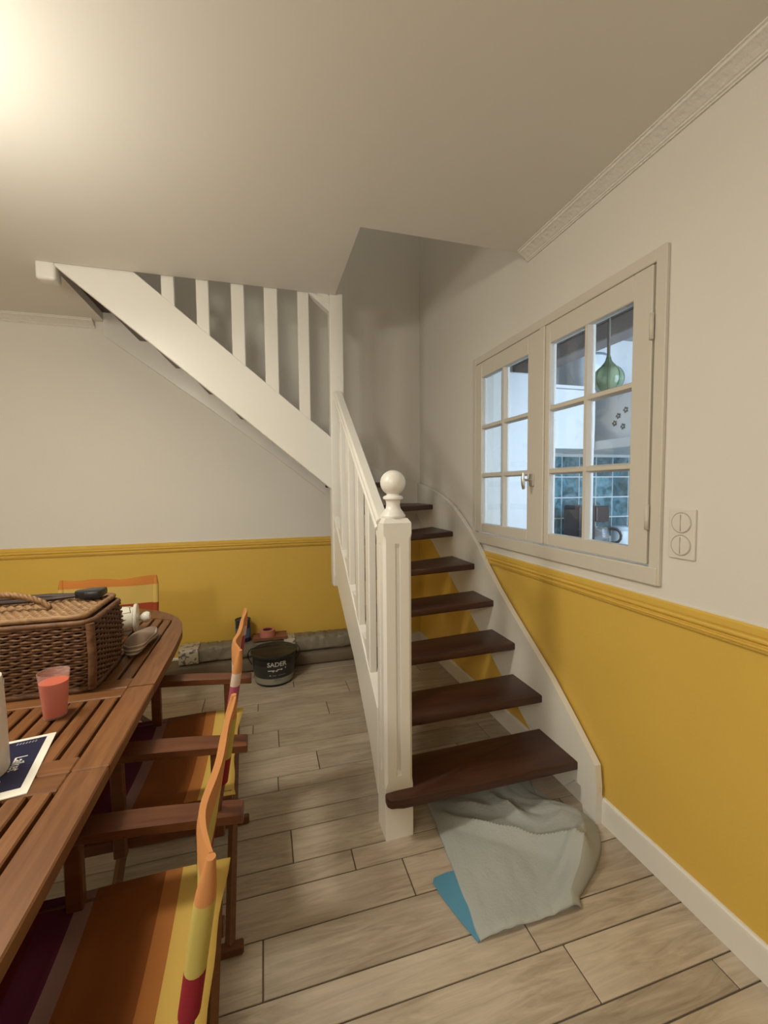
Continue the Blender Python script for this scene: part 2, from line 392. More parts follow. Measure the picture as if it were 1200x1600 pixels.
def casement(y0, y1, gy0, gym, gy1, zb, zt, gz):
    """leaf between y0..y1; glass columns gy0..gy1 split by bar round gym; gz = glass bottom/top"""
    c = B(); X0, X1 = -0.020, 0.018
    add_box(c, (X0, y0, zb), (X1, gy0, zt), 0, 0.003); add_box(c, (X0, gy1, zb), (X1, y1, zt), 0, 0.003)
    add_box(c, (X0, gy0, zb), (X1, gy1, gz[0]), 0, 0.003); add_box(c, (X0, gy0, gz[-1]), (X1, gy1, zt), 0, 0.003)
    o = obj('casement', c, M['window'], win)
    bw = 0.0145
    def bar(a, b, vert):
        t = B()
        if vert: add_prism(t, [(X0+0.002, gym-bw+0.007), (X0+0.002, gym+bw-0.007), (0.0, gym+bw), (X1-0.002, gym+bw), (X1-0.002, gym-bw), (0.0, gym-bw)], 'Z', a, b)
        else: add_prism(t, [(X0+0.0031, a-bw+0.007), (X0+0.0031, a+bw-0.007), (0.0, a+bw), (X1-0.0031, a+bw), (X1-0.0031, a-bw), (0.0, a-bw)], 'Y', gy0, gy1)
        obj('glazing_bar', t, M['window'], o)
    bar(gz[0], gz[-1], True)
    for z in gz[1:-1]: bar(z, None, False)
    cols = [(gy0, gym-bw), (gym+bw, gy1)]
    for ca, cb in cols:
        for k in range(len(gz)-1):
            boxobj('pane', (0.004, ca-0.002, gz[k]+(bw if k else 0)-0.002), (0.007, cb+0.002, gz[k+1]-(bw if k < len(gz)-2 else 0)+0.002), glass, o)
    return o
GZ = [1.118, 1.402, 1.686, 1.972]
casement(1.1375, 1.705, 1.215, 1.437, 1.657, 1.065, 2.060, GZ)
casement(1.712, 2.349, 1.822, 2.048, 2.275, 1.065, 2.060, GZ)
boxobj('cover_strip', (-0.030, 1.686, 1.066), (-0.019, 1.722, 2.06), M['window'], win, 0.003)
for z in (1.185, 1.815):
    bm = B(); add_tube(bm, [(-0.024, 1.1345, z), (-0.024, 1.1345, z+0.085)], 0.007, 10); obj('hinge', bm, M['window'], win)
bm = B(); add_tube(bm, [(-0.021, 1.770, 1.338), (-0.021, 1.770, 1.39)], [0.010, 0.010], 10)
add_box(bm, (-0.036, 1.759, 1.335), (-0.029, 1.781, 1.395), 0, 0.003, 2)
h = obj('handle_plate', bm, M['metal'], win, 40)
bm = B(); add_tube(bm, [(-0.034, 1.770, 1.365), (-0.074, 1.770, 1.365)], 0.006, 10)
add_tube(bm, [(-0.074, 1.770, 1.400), (-0.077, 1.770, 1.375), (-0.076, 1.770, 1.345), (-0.072, 1.770, 1.322)], [0.006, 0.009, 0.009, 0.007], 10)
obj('handle', bm, M['metal'], win, 50)

# light switch
sw = thing('light_switch', 'white two-gang light switch plate with round rockers right of the window', 'light switch', (0, 1.02, 1.18))
boxobj('switch_plate', (-0.010, 0.978, 1.101), (0.0, 1.065, 1.260), M['plastic'], sw, 0.004, 2)
for z in (1.145, 1.216):
    bm = B(); add_lathe(bm, [(0, 0.0045), (0.0295, 0.003), (0.031, 0.0)], (-0.010, 1.0215, z), 32, 0, Matrix.Rotation(-pi/2, 4, 'Y'))
    o = obj('rocker', bm, M['plastic'], sw, 40)
    bm = B(); add_lathe(bm, [(0.0312, 0.0), (0.0312, 0.0008), (0.0332, 0.0008), (0.0332, 0.0)], (-0.010, 1.0215, z), 32, 0, Matrix.Rotation(-pi/2, 4, 'Y')); obj('rocker_groove_shade', bm, plain('switch_groove_shade', (0.42, 0.39, 0.34), 0.5), o)  # darker ring whose colour gives the shade of the groove round the rocker
    bm = B(); add_box(bm, (-0.0150, 1.0209, z-0.026), (-0.0132, 1.0221, z+0.026)); obj('rocker_gap', bm, plain('switch_gap', (0.25, 0.23, 0.2), 0.6), o)

# ------------------------------------------------------------------ staircase
stair = thing('staircase', 'white painted winder staircase with dark brown open treads and ball-topped newel', 'staircase', (-0.45, 2.2, 0))
Z = lambda i: 0.022 + 0.169*i
TH = 0.036
# front lines: (inner point, wall-side point)
fronts = {1: ((-0.80, 1.440), (-0.035, 1.418)), 2: ((-0.80, 1.640), (-0.035, 1.656)), 3: ((-0.80, 1.842), (-0.035, 1.880)), 4: ((-0.80, 2.018), (-0.035, 2.094)),
          5: ((-0.80, 2.200), (-0.035, 2.318)), 6: ((-0.80, 2.350), (-0.035, 2.625)), 7: ((-0.80, 2.46), (-0.035, 2.98)), 8: ((-0.80, 2.54), (-0.16, D-0.04)),
          9: ((-0.90, 2.60), (-0.700, D-0.04)), 10: ((-1.02, 2.60), (-0.945, D-0.04)), 11: ((-1.228, 2.60), (-1.150, D-0.04)), 12: ((-1.435, 2.60), (-1.372, D-0.04)),
          13: ((-1.64, 2.60), (-1.582, D-0.04)), 14: ((-1.85, 2.60), (-1.795, D-0.04)), 15: ((-2.055, 2.60), (-2.015, D-0.04)), 16: ((-2.26, 2.60), (-2.26, D-0.04))}
OV = 0.022
for i in range(1, 16):
    (a, b), (c, d) = fronts[i], fronts[i+1]
    A, Bp, C, Dp = Vector(a), Vector(b), Vector(c), Vector(d)
    ov = Vector((0, OV)) if i < 7 else (Vector((-0.01, OV)) if i < 9 else Vector((-0.042, 0)))
    if i == 1: poly = [(-0.80, 1.424), (-0.845, 1.428), (-0.858, 1.442), (-0.858, 1.4748), (-0.7448, 1.4748), (-0.7448, 1.5805), (-0.80, 1.5805), tuple(C+ov), tuple(Dp+ov), tuple(Bp)]
    elif i == 7: poly = [tuple(A), tuple(C+ov), tuple(Dp+ov), (-0.035, D-0.04), tuple(Bp)]
    elif i == 8: poly = [tuple(A), (-0.862, 2.64), tuple(Vector((-0.90, 2.62))), tuple(Dp+Vector((-0.04, 0))), tuple(Bp)]
    else: poly = [tuple(A), tuple(C+ov), tuple(Dp+ov), tuple(Bp)]
    t = B(); add_prism(t, poly, 'Z', Z(i)-TH, Z(i), 0, 0.007, 2)
    obj('tread', t, M['tread'], stair, 35)
# wall stringer on the right wall and its run along the back wall
top = [(1.316, 0.0), (1.314, 0.15), (1.324, 0.235), (1.45, 0.345), (1.599, 0.467), (1.76, 0.575), (1.91, 0.675), (2.05, 0.775), (2.174, 0.876), (2.29, 0.985), (2.40, 1.065), (2.505, 1.132), (2.62, 1.195), (2.74, 1.245), (2.929, 1.302), (3.13, 1.343), (D-0.002, 1.372)]
low = [(D-0.002, 1.12), (3.006, 0.932), (2.77, 0.785), (2.544, 0.648), (2.266, 0.48), (2.077, 0.35), (1.78, 0.165), (1.56, 0.03), (1.50, 0.03), (1.44, 0.10), (1.40, 0.10), (1.385, 0.0)]
bm = B(); add_prism(bm, top+low, 'X', -0.04, -0.0125, 0); obj('wall_stringer', bm, M['stair'], stair)
bt = [(-0.04, 1.372), (-0.106, 1.388), (-0.22, 1.418), (-0.341, 1.464), (-0.404, 1.497), (-0.52, 1.565), (-0.70, 1.68), (-0.869, 1.80), (-1.40, 2.175), (-1.80, 2.458), (-2.27, 2.79)]
bl = [(-2.27, 2.372), (-1.612, 1.907), (-1.20, 1.60), (-0.769, 1.264), (-0.60, 1.20), (-0.40, 1.15), (-0.04, 1.12)]
bm = B(); add_prism(bm, bt+bl, 'Y', D-0.041, D-0.0125, 0); obj('back_stringer', bm, M['stair'], stair)
# lower outer stringer between newel and hanging post
XO0, XO1 = -0.858, -0.818
bm = B(); add_prism(bm, [(1.575, 0.47), (1.62, 0.50), (2.0, 0.762), (2.56, 1.165), (2.56, 0.805), (2.47, 0.755), (2.007, 0.495), (1.702, 0.262), (1.575, 0.11)], 'X', XO0, XO1, 0, 0.003); obj('outer_stringer', bm, M['stair'], stair)
# upper outer stringer
s1 = lambda x: 1.636 + (-0.861-x)*0.815
s0 = lambda x: 1.322 + (-0.861-x)*0.822
bm = B(); add_prism(bm, [(-0.862, s1(-0.862)), (-2.262, s1(-2.262)), (-2.262, s0(-2.262)), (-0.862, s0(-0.862))], 'Y', 2.560, 2.600, 0, 0.003); obj('upper_stringer', bm, M['stair'], stair)
# hanging post at the turn
bm = B(); add_box(bm, (-0.869, 2.553, 0.735), (-0.786, 2.640, 3.30), 0, 0.008, 2); obj('hanging_post', bm, M['stair'], stair, 40)
bm = B(); add_box(bm, (-2.330, 2.553, 2.388), (-2.243, 2.638, CZ+0.01), 0, 0.014, 3); obj('landing_post_foot', bm, M['stair'], stair, 40)
# newel post with fluted faces
def newel():
    x0, x1, y0, y1 = -0.855, -0.745, 1.475, 1.580
    def ring(bm, z, ch, fl, ins=0.0):
        cx, cy, hx, hy = (x0+x1)/2, (y0+y1)/2, (x1-x0)/2-ins, (y1-y0)/2-ins
        pts = []
        ts = [-1+ch, -0.17, -0.13, 0.0, 0.13, 0.17, 1-ch]; dep = [0, 0, fl*0.7, fl, fl*0.7, 0, 0]
        for s in range(4):
            for t, d in zip(ts, dep):
                x, y = [(t*hx, -hy+d), (hx-d, t*hy), (-t*hx, hy-d), (-hx+d, -t*hy)][s]
                pts.append((cx+x, cy+y, z))
        return [bm.verts.new(p) for p in pts]
    bm = B()
    spec = [(0.0, 0.02, 0), (0.205, 0.02, 0), (0.225, 0.20, 0), (0.245, 0.20, 0), (0.262, 0.20, 0.011), (1.112, 0.20, 0.011), (1.130, 0.20, 0), (1.145, 0.20, 0), (1.165, 0.03, 0), (1.205, 0.03, 0), (1.222, 0.03, 0, 0.012)]
    rs = [ring(bm, *s) for s in spec]; n = len(rs[0])
    for A, C in zip(rs[:-1], rs[1:]):
        for k in range(n): bm.faces.new((A[k], A[(k+1)%n], C[(k+1)%n], C[k]))
    bm.faces.new(rs[0][::-1]); bm.faces.new(rs[-1])
    return obj('newel_post', bm, M['stair'], stair, 25)
nw = newel()
bm = B(); zc, rb = 1.353, 0.0475
prof = [(0.044, 1.2215), (0.047, 1.226), (0.0465, 1.233), (0.041, 1.238), (0.040, 1.242), (0.034, 1.249), (0.028, 1.258), (0.0255, 1.27), (0.0265, 1.283), (0.030, 1.289), (0.037, 1.292), (0.038, 1.297), (0.035, 1.303), (0.026, 1.306)]
prof += [(rb*cos(a), zc+rb*sin(a)) for a in [radians(-62+k*152/14) for k in range(15)]] + [(0, zc+rb)]
add_lathe(bm, [(0, 1.2215)]+prof, (-0.800, 1.5275, 0), 40); obj('ball_finial', bm, M['stair'], nw, 50)
# lower handrail and balusters
hp = [(-0.030, 0.0), (-0.034, 0.006), (-0.034, 0.014), (-0.026, 0.020), (-0.026, 0.028), (-0.034, 0.034), (-0.034, 0.046), (-0.024, 0.058), (0.024, 0.058), (0.034, 0.046), (0.034, 0.034), (0.026, 0.028), (0.026, 0.020), (0.034, 0.014), (0.034, 0.006), (0.030, 0.0)]
H0, H1 = Vector((-0.838, 1.560, 1.172)), Vector((-0.826, 2.560, 1.862))
bm = B(); add_sweep(bm, [(q[0]*0.72, q[1]) for q in hp], [H0, H1]); obj('handrail', bm, M['stair'], stair)
hz = lambda y: 1.172 + (y-1.56)*0.69
st = lambda y: 0.47 + (y-1.575)*0.70
for y in (1.70, 1.905, 2.11, 2.315):
    y0, y1 = y, y+0.062
    t = B(); add_prism(t, [(y0, st(y0)-0.03), (y0, hz(y0)+0.004), (y1, hz(y1)+0.004), (y1, st(y1)-0.03)], 'X', -0.855, -0.822, 0, 0.004); obj('baluster', t, M['stair'], stair)
    t = B(); add_prism(t, [(y1-0.002, st(y1)-0.02), (y1-0.002, st(y1)+0.075), (y1+0.105, st(y1)+0.075), (y1+0.105, st(y1+0.105)-0.02)], 'X', -0.852, -0.824, 0, 0.002); obj('stringer_step', t, M['stair'], stair)
# upper balusters and handrail
for x0, x1 in ((-1.766, -1.702), (-1.594, -1.529), (-1.414, -1.344), (-1.238, -1.163), (-1.050, -0.985)):
    t = B(); add_prism(t, [(x0, s1(x0)-0.04), (x1, s1(x1)-0.04), (x1, s1(x1)+0.83), (x0, s1(x0)+0.83)], 'Y', 2.563, 2.597, 0, 0.004); obj('baluster', t, M['stair'], stair)
up = [(-0.866, 2.395), (-0.866, 2.36), (-1.9, 2.36+1.034*0.815), (-1.9, 2.395+1.034*0.815)]
bm = B()
for o1, o2, ya, yb in ((0.0, 0.028, 2.555, 2.605), (0.028, 0.046, 2.562, 2.598), (0.046, 0.090, 2.552, 2.608)):
    add_prism(bm, [(-0.866, 2.372+o1), (-0.866, 2.372+o2), (-2.0, 2.372+o2+1.134*0.815), (-2.0, 2.372+o1+1.134*0.815)], 'Y', ya, yb)
obj('upper_handrail', bm, M['stair'], stair)

# ------------------------------------------------------------------ dining table
TZ = 0.74
table = thing('dining_table', 'reddish brown slatted teak extending dining table with a rounded far end', 'table', (-2.15, 1.1, 0))
TX1, TX0, BW = -1.605, -2.695, 0.073
def board(name, a, b, mat): return boxobj(name, a, b, mat, table, 0.003, 1)
slot = 0.0095; pitch = 0.0427
def section(y0, y1, sy0, sy1, tail=False):
    board('side_rail', (TX1-BW, y0, TZ-0.030), (TX1, y1, TZ), M['teak']); board('side_rail', (TX0, y0, TZ-0.030), (TX0+BW, y1, TZ), M['teak'])
    board('end_rail', (TX0+BW, y0, TZ-0.030), (TX1-BW, sy0, TZ), M['teakx'])
    if not tail: board('end_rail', (TX0+BW, sy1, TZ-0.030), (TX1-BW, y1, TZ), M['teakx'])
    slats(sy0, sy1)
slat_cache = {}
def slats(sy0, sy1, curve=None):
    n = int((TX1-TX0-2*BW)/pitch)
    for k in range(n+1):
        xb = TX1-BW-slot-k*pitch; xa = xb-(pitch-slot)
        if xa < TX0+BW: break
        e = sy1 if curve is None else curve((xa+xb)/2)
        board('slat', (xa, sy0-0.002, TZ-0.026), (xb, e+0.002, TZ-0.0015), M['teak'])
section(-0.35, 1.018, -0.28, 0.962)
section(1.021, 1.418, 1.074, 1.363)
# rounded far section
out = [(-1.605, 1.421), (-1.605, 1.75), (-1.612, 1.935), (-1.630, 2.040), (-1.664, 2.136), (-1.717, 2.222), (-1.79, 2.300), (-1.87, 2.358), (-1.96, 2.402), (-2.05, 2.425), (-2.15, 2.432)]
out = out + [(2*-2.15-x, y) for x, y in out[-2::-1]]
inner_y = lambda x: 2.105 + 0.16*max(0, 1-((x+2.15)/0.47)**2)
inn = [(TX1-BW, 1.488), (TX1-BW, 2.10)] + [(x, inner_y(x)) for x in [-1.72-0.043*k for k in range(1, 20)]] + [(TX0+BW, 2.10), (TX0+BW, 1.488)]
board('side_rail', (TX0+BW, 1.421, TZ-0.030), (TX1-BW, 1.486, TZ), M['teakx'])
bm = B()
def rim(bm):
    n = len(out)
    k = 15
    o2 = [out[0]] + out[1:-1] + [out[-1]]
    # build rim as quads between resampled outer and inner curves
    def resample(P, m):
        L = [0]
        for a, b in zip(P[:-1], P[1:]): L.append(L[-1]+(Vector(a)-Vector(b)).length)
        res = []
        for i in range(m):
            s = L[-1]*i/(m-1); j = max(0, min(len(L)-2, next((q for q in range(len(L)-1) if L[q+1] >= s-1e-9), len(L)-2)))
            f = (s-L[j])/max(1e-9, L[j+1]-L[j]); res.append(Vector(P[j]).lerp(Vector(P[j+1]), f))
        return res
    inn2 = [(TX1-BW, 1.421)] + inn[1:-1] + [(TX0+BW, 1.421)]
    A = resample(o2, 60); C = resample(inn2, 60)
    for z, fl in ((TZ, 1), (TZ-0.03, 0)):
        pass
    va = [[bm.verts.new((p.x, p.y, z)) for p in L] for L in (A, C) for z in (TZ, TZ-0.030)]
    for i in range(59):
        bm.faces.new((va[0][i], va[0][i+1], va[2][i+1], va[2][i])); bm.faces.new((va[1][i], va[1][i+1], va[3][i+1], va[3][i]))
        bm.faces.new((va[0][i], va[0][i+1], va[1][i+1], va[1][i])); bm.faces.new((va[2][i], va[2][i+1], va[3][i+1], va[3][i]))
    bm.faces.new((va[0][0], va[1][0], va[3][0], va[2][0])); bm.faces.new((va[0][-1], va[1][-1], va[3][-1], va[2][-1]))
rim(bm); obj('rounded_rim', bm, M['teak'], table)
slats(1.488, 2.105, inner_y)
# apron and legs
bm = B()
for a, b in (((-2.60, 2.00, 0.64), (-1.80, 2.03, 0.709)), ((-2.60, -0.25, 0.64), (-1.80, -0.22, 0.709)), ((-2.60, -0.22, 0.64), (-2.57, 2.0, 0.709)), ((-1.83, -0.22, 0.64), (-1.80, 2.0, 0.709))): add_box(bm, a, b)
obj('apron', bm, M['teakd'], table)
for x in (-2.57, -1.90):
    for y in (-0.20, 1.93): boxobj('leg', (x, y, 0.0), (x+0.07, y+0.07, 0.645), M['teakd'], table, 0.006, 2)

# ------------------------------------------------------------------ folding director chairs
YEL, ORA, BRO, LIL, PUR, RED = (0.56, 0.37, 0.09), (0.36, 0.135, 0.035), (0.20, 0.062, 0.013), (0.24, 0.135, 0.115), (0.095, 0.016, 0.038), (0.10, 0.010, 0.016)
seat_mat = stripes('striped_seat_canvas', 'X', [(-0.145, RED), (-0.088, PUR), (-0.055, LIL), (0.078, BRO), (0.112, ORA), (0.40, YEL)])
back_mats = {'C': stripes('striped_back_canvas_near', 'Z', [(0.735, (0.24, 0.02, 0.03)), (0.822, (0.45, 0.36, 0.10)), (1.0, (0.50, 0.22, 0.08))]),
             'A': stripes('striped_back_canvas_pink', 'Z', [(0.775, (0.32, 0.07, 0.11)), (0.812, (0.55, 0.42, 0.34)), (1.0, (0.50, 0.22, 0.08))]),
             'F': stripes('striped_back_canvas_far', 'Z', [(0.735, (0.28, 0.05, 0.02)), (0.830, (0.50, 0.35, 0.10)), (1.0, (0.48, 0.18, 0.04))])}
def make_chair(label, bmat):
    """faces -x; origin on the floor at the middle"""
    t = thing('directors_chair', label, 'chair', (0, 0, 0), 0, 'folding director chairs at the table', local=True)
    wm = M['teakd']
    for s in (-1, 1):
        yo = s*0.218
        # arm, front end a little higher and broader
        bm = B(); n = 8; R = []
        for k in range(n+1):
            x = 0.25-0.46*k/n; u = k/n; z = 0.612+0.036*u+0.006*sin(pi*u); wd = 0.027+0.004*sin(pi*u)
            R.append([bm.verts.new(p) for p in ((x, yo-wd+0.004*s, z-0.024), (x, yo+wd, z-0.024), (x, yo+wd, z), (x, yo-wd+0.004*s, z))])
        for a, b in zip(R[:-1], R[1:]):
            for k in range(4): bm.faces.new((a[k], a[(k+1)%4], b[(k+1)%4], b[k]))
        bm.faces.new(R[0]); bm.faces.new(R[-1][::-1])
        bmesh.ops.bevel(bm, geom=[e for e in bm.edges if e.calc_length() > 0.02], offset=0.003, segments=1, affect='EDGES')
        obj('arm', bm, wm, t)
        for x, zt in ((-0.085, 0.618), (0.165, 0.598)):
            boxobj('arm_support', (x-0.016, yo-0.011, 0.34), (x+0.016, yo+0.011, zt), wm, t, 0.003)
        boxobj('seat_rail', (-0.215, yo-0.013+s*0.014, 0.445), (0.205, yo+0.013+s*0.014, 0.471), wm, t, 0.003)
        boxobj('side_rail', (-0.19, yo-0.012-s*0.024, 0.345), (0.205, yo+0.012-s*0.024, 0.380), wm, t, 0.003)
        boxobj('runner', (-0.20, yo-0.014+s*0.03, 0.0), (0.225, yo+0.014+s*0.03, 0.030), wm, t, 0.005)
        # back post inside the sleeve
        bm = B(); add_tube(bm, [(0.187, yo, 0.585), (0.2255, yo, 0.812)], 0.0105, 10); obj('back_post', bm, wm, t, 40)
        # crossed legs
        for x in (-0.150+0.012*s, 0.175+0.012*s):
            bm = B(); add_tube(bm, [(x, s*0.232, 0.452), (x, -s*0.245, 0.022)], 0.0145, 4, smooth=False); obj('leg', bm, wm, t)
    # seat canvas
    bm = B(); nx, ny = 12, 16; V = {}
    for i in range(nx+1):
        for j in range(ny+1):
            u, v = i/nx, -1+2*j/ny
            x = -0.215+(0.430-0.016*(1-v*v))*u + 0.002*sin(9*v)*u
            V[i, j] = bm.verts.new((x, v*0.246, 0.4745-0.024*(1-v*v)+0.002*sin(7*u+3*v)))
    for i in range(nx):
        for j in range(ny): bm.faces.new((V[i, j], V[i+1, j], V[i+1, j+1], V[i, j+1]))
    o = obj('seat', bm, seat_mat, t, 60)
    md = o.modifiers.new('thick', 'SOLIDIFY'); md.thickness = 0.003; md.offset = 0
    # backrest canvas: two sewn layers, and a sleeve round each post
    bm = B(); Z0, Z1 = 0.680, 0.876; ny = 26; prev = None
    lean = lambda z: 0.236-0.16*(0.876-z)
    nzz = 9
    for j in range(ny+1):
        v = -1+2*j/ny; e = 1-v*v; ring = []
        def cx(q): return lean(Z0+(Z1-Z0)*q) + (-0.012*e - 0.009*sin(pi*(v+1))*(q-0.2) + 0.004*sin(5*v+2*q))*(0.3+0.9*q)
        def zz(q): return Z0+(Z1-Z0)*q - 0.007*e*q + 0.004*sin(6*v)*q
        for side in (1, -1):
            for k in range(nzz+1):
                q = k/nzz if side == 1 else 1-k/nzz
                th = 0.0035+0.0065*q*q*(0.35+0.65*e)
                if q > 0.999: th = 0.006*(0.4+0.6*e)
                ring.append(bm.verts.new((cx(q)+side*th, v*0.212, zz(q))))
        if prev:
            n = len(ring)
            for k in range(n): bm.faces.new((prev[k], prev[(k+1)%n], ring[(k+1)%n], ring[k]))
        else: bm.faces.new(ring)
        prev = ring
    bm.faces.new(prev[::-1])
    for s in (-1, 1):
        rings = []
        for k in range(11):
            q = k/10; z = Z0+(Z1-Z0)*q
            r = 0.0150 - 0.0085*max(0, q-0.75)/0.25
            rings.append([bm.verts.new((lean(z)+r*cos(2*pi*a/16)*0.9, s*0.218+r*sin(2*pi*a/16), z)) for a in range(16)])
        for A, C in zip(rings[:-1], rings[1:]):
            for a in range(16): bm.faces.new((A[a], A[(a+1)%16], C[(a+1)%16], C[a]))
        bm.faces.new(rings[-1]); bm.faces.new(rings[0][::-1])
    o = obj('backrest', bm, bmat, t, 60)
    return t
CX = -1.580
chC = make_chair('teak director chair nearest the camera, striped canvas seat in full view', back_mats['C']); chC.location = (CX, 0.765, 0)
def chair_copy(label, bmat, loc, rz):
    c = copy_tree(chC, None, loc, rz, label)
    for ch in c.children:
        if ch.name.startswith('backrest'):
            ch.data = ch.data.copy(); ch.data.materials.clear(); ch.data.materials.append(bmat)
    return c
chA = chair_copy('teak director chair nearer the black bucket, pink band on its back sleeve', back_mats['A'], (CX, 1.475, 0), 0)
chF = chair_copy('director chair at the rounded table end, orange and yellow back behind the basket', back_mats['F'], (-2.055, 2.285, 0), pi/2)

# ------------------------------------------------------------------ wicker basket
WK = wood('wicker', (0.075, 0.032, 0.015), (0.185, 0.092, 0.043), 0.55, 'X', 30, 2, 0.3, 0.3, 0.1)
WKL = wood('wicker_lid', (0.15, 0.078, 0.034), (0.33, 0.19, 0.088), 0.5, 'X', 30, 2, 0.3, 0.3, 0.1)
BX0, BX1, BY0, BY1, BZ0, BZ1 = -2.32, -1.765, 1.415, 1.69, TZ+0.001, 0.955
basket = thing('wicker_basket', 'large rectangular brown wicker picnic basket with closed lid on the table', 'basket', ((BX0+BX1)/2, (BY0+BY1)/2, TZ))
def rrect(x0, x1, y0, y1, r, n):
    """points and outward normals round a rounded rectangle, evenly spaced"""
    segs = []; 
    cs = [((x1-r, y0+r), -pi/2), ((x1-r, y1-r), 0), ((x0+r, y1-r), pi/2), ((x0+r, y0+r), pi)]
    P = []
    for (cx, cy), a0 in cs:
        for k in range(9):
            a = a0+k*pi/16; P.append((Vector((cx+r*cos(a), cy+r*sin(a))), Vector((cos(a), sin(a)))))
    P.append(P[0]); L = [0]
    for a, b in zip(P[:-1], P[1:]): L.append(L[-1]+(a[0]-b[0]).length)
    res = []; j = 0
    for i in range(n):
        s = L[-1]*i/n
        while L[j+1] < s: j += 1
        f = (s-L[j])/max(1e-9, L[j+1]-L[j]); res.append((P[j][0].lerp(P[j+1][0], f), P[j][1].lerp(P[j+1][1], f).normalized()))
    return res
def closed_tube(bm, pts, r, seg=5):
    n = len(pts); R = []
    for i, p in enumerate(pts):
        d = (pts[(i+1)%n]-pts[i-1]).normalized(); a = d.cross(Vector((0, 0, 1))).normalized(); b = d.cross(a)
        R.append([bm.verts.new(p+(a*cos(2*pi*k/seg)+b*sin(2*pi*k/seg))*r) for k in range(seg)])
    for i in range(n):
        A, C = R[i], R[(i+1)%n]
        for k in range(seg): bm.faces.new((A[k], A[(k+1)%seg], C[(k+1)%seg], C[k])).smooth = True
NST = 64; PER = NST*4
def lvl(z):
    u = (z-BZ0)/(BZ1-BZ0); g = 0.012*sin(pi*min(1, u*0.8+0.05)) - 0.006
    return rrect(BX0-g, BX1+g, BY0-g, BY1+g, 0.035, PER)
bm = B(); rowsN = 24; dz = (BZ1-BZ0-0.024)/rowsN
for rI in range(rowsN):
    z = BZ0+0.012+dz*(rI+0.5); L = lvl(z); pts = []
    for i, (p, n) in enumerate(L):
        ph = i/PER*NST*pi + rI*pi
        q = p + n*(0.0042*cos(ph)); pts.append(Vector((q.x, q.y, z+0.0012*sin(i*1.7+rI*2.1))))
    closed_tube(bm, pts, 0.0042, 5)
o = obj('woven_strands', bm, WK, basket); o['kind'] = 'stuff'
bm = B()
for k in range(NST):
    pts = []
    for q in range(7):
        z = BZ0+(BZ1-BZ0)*q/6; p, n = lvl(z)[int(k*4+2) % PER]; pts.append((p.x-n.x*0.001, p.y-n.y*0.001, z))
    add_tube(bm, pts, 0.0032, 5)
o = obj('upright_stakes', bm, WK, basket); o['kind'] = 'stuff'
bm = B(); add_box(bm, (BX0+0.012, BY0+0.012, BZ0+0.004), (BX1-0.012, BY1-0.012, BZ1-0.006)); obj('basket_core', bm, plain('basket_inside', (0.035, 0.014, 0.007), 0.9), basket)
for z, r in ((BZ0+0.0095, 0.009), (BZ1-0.006, 0.009)):
    bm = B(); L = lvl(z); closed_tube(bm, [Vector((p.x, p.y, z)) for p, n in L], r, 8); obj('rolled_edge', bm, WK, basket)
# flat corner band seen on the front right corner
bm = B(); add_tube(bm, [(BX1-0.006, BY0+0.004, BZ0+0.01), (BX1+0.001, BY0-0.002, BZ0+0.1), (BX1-0.003, BY0+0.002, BZ1-0.01)], 0.012, 8); obj('corner_post', bm, WK, basket, 50)
# lid: woven grid with rolled rim
lz = BZ1+0.012
bm = B(); nl = 15
lx0, lx1, ly0, ly1 = BX0+0.004, BX1-0.020, BY0+0.008, BY1-0.008
for k in range(nl):
    y = ly0+0.012+(ly1-ly0-0.024)*k/(nl-1); pts = []
    for i in range(97):
        x = lx0+(lx1-lx0)*i/96; pts.append((x, y, lz+0.003*cos(i*pi/2+k*pi)))
    add_tube(bm, pts, 0.0062, 5)
o = obj('lid_weave', bm, WKL, basket); o['kind'] = 'stuff'
bm = B()
for i in range(49):
    x = lx0+(lx1-lx0)*(i)/48; add_tube(bm, [(x, ly0, lz), (x, ly1, lz)], 0.003, 5)
o = obj('lid_ribs', bm, WKL, basket); o['kind'] = 'stuff'
bm = B(); closed_tube(bm, [Vector((p.x, p.y, lz)) for p, n in rrect(lx0-0.004, lx1+0.004, ly0-0.004, ly1+0.004, 0.02, 120)], 0.0085, 8); obj('lid_rim', bm, WKL, basket)
# twisted carrying handle
bm = B()
for ph in (0, 2*pi/3, 4*pi/3):
    pts = []
    for i in range(61):
        u = i/60; x = -2.16+0.255*u; z = lz+0.006+0.052*sin(pi*u)**0.6; a = u*2*pi*7+ph
        pts.append((x, 1.515+0.005*cos(a), z+0.005*sin(a)))
    add_tube(bm, pts, 0.0056, 6)
obj('twisted_handle', bm, WKL, basket)
# dark tongs lying on the lid
tg = thing('kitchen_tongs', 'dark long-handled tongs with a flat black tip lying on the basket lid', 'tongs', (-2.05, 1.61, lz+0.008))
for dy, dzz in ((-0.016, 0.0), (0.016, 0.006)):
    bm = B(); add_tube(bm, [(-2.30, 1.600+dy, lz+0.016+dzz), (-1.95, 1.612+dy*0.8, lz+0.018+dzz), (-1.86, 1.615+dy*0.3, lz+0.022)], [0.0075, 0.0075, 0.006], 8); obj('shaft', bm, plain('dark_handle', (0.05, 0.03, 0.025), 0.4), tg, 40)
bm = B(); add_prism(bm, [(-1.875, 1.605), (-1.84, 1.580), (-1.795, 1.578), (-1.792, 1.654), (-1.84, 1.650), (-1.875, 1.626)], 'Z', lz+0.012, lz+0.038, 0, 0.006, 2); obj('flat_tip', bm, M['black'], tg, 40)

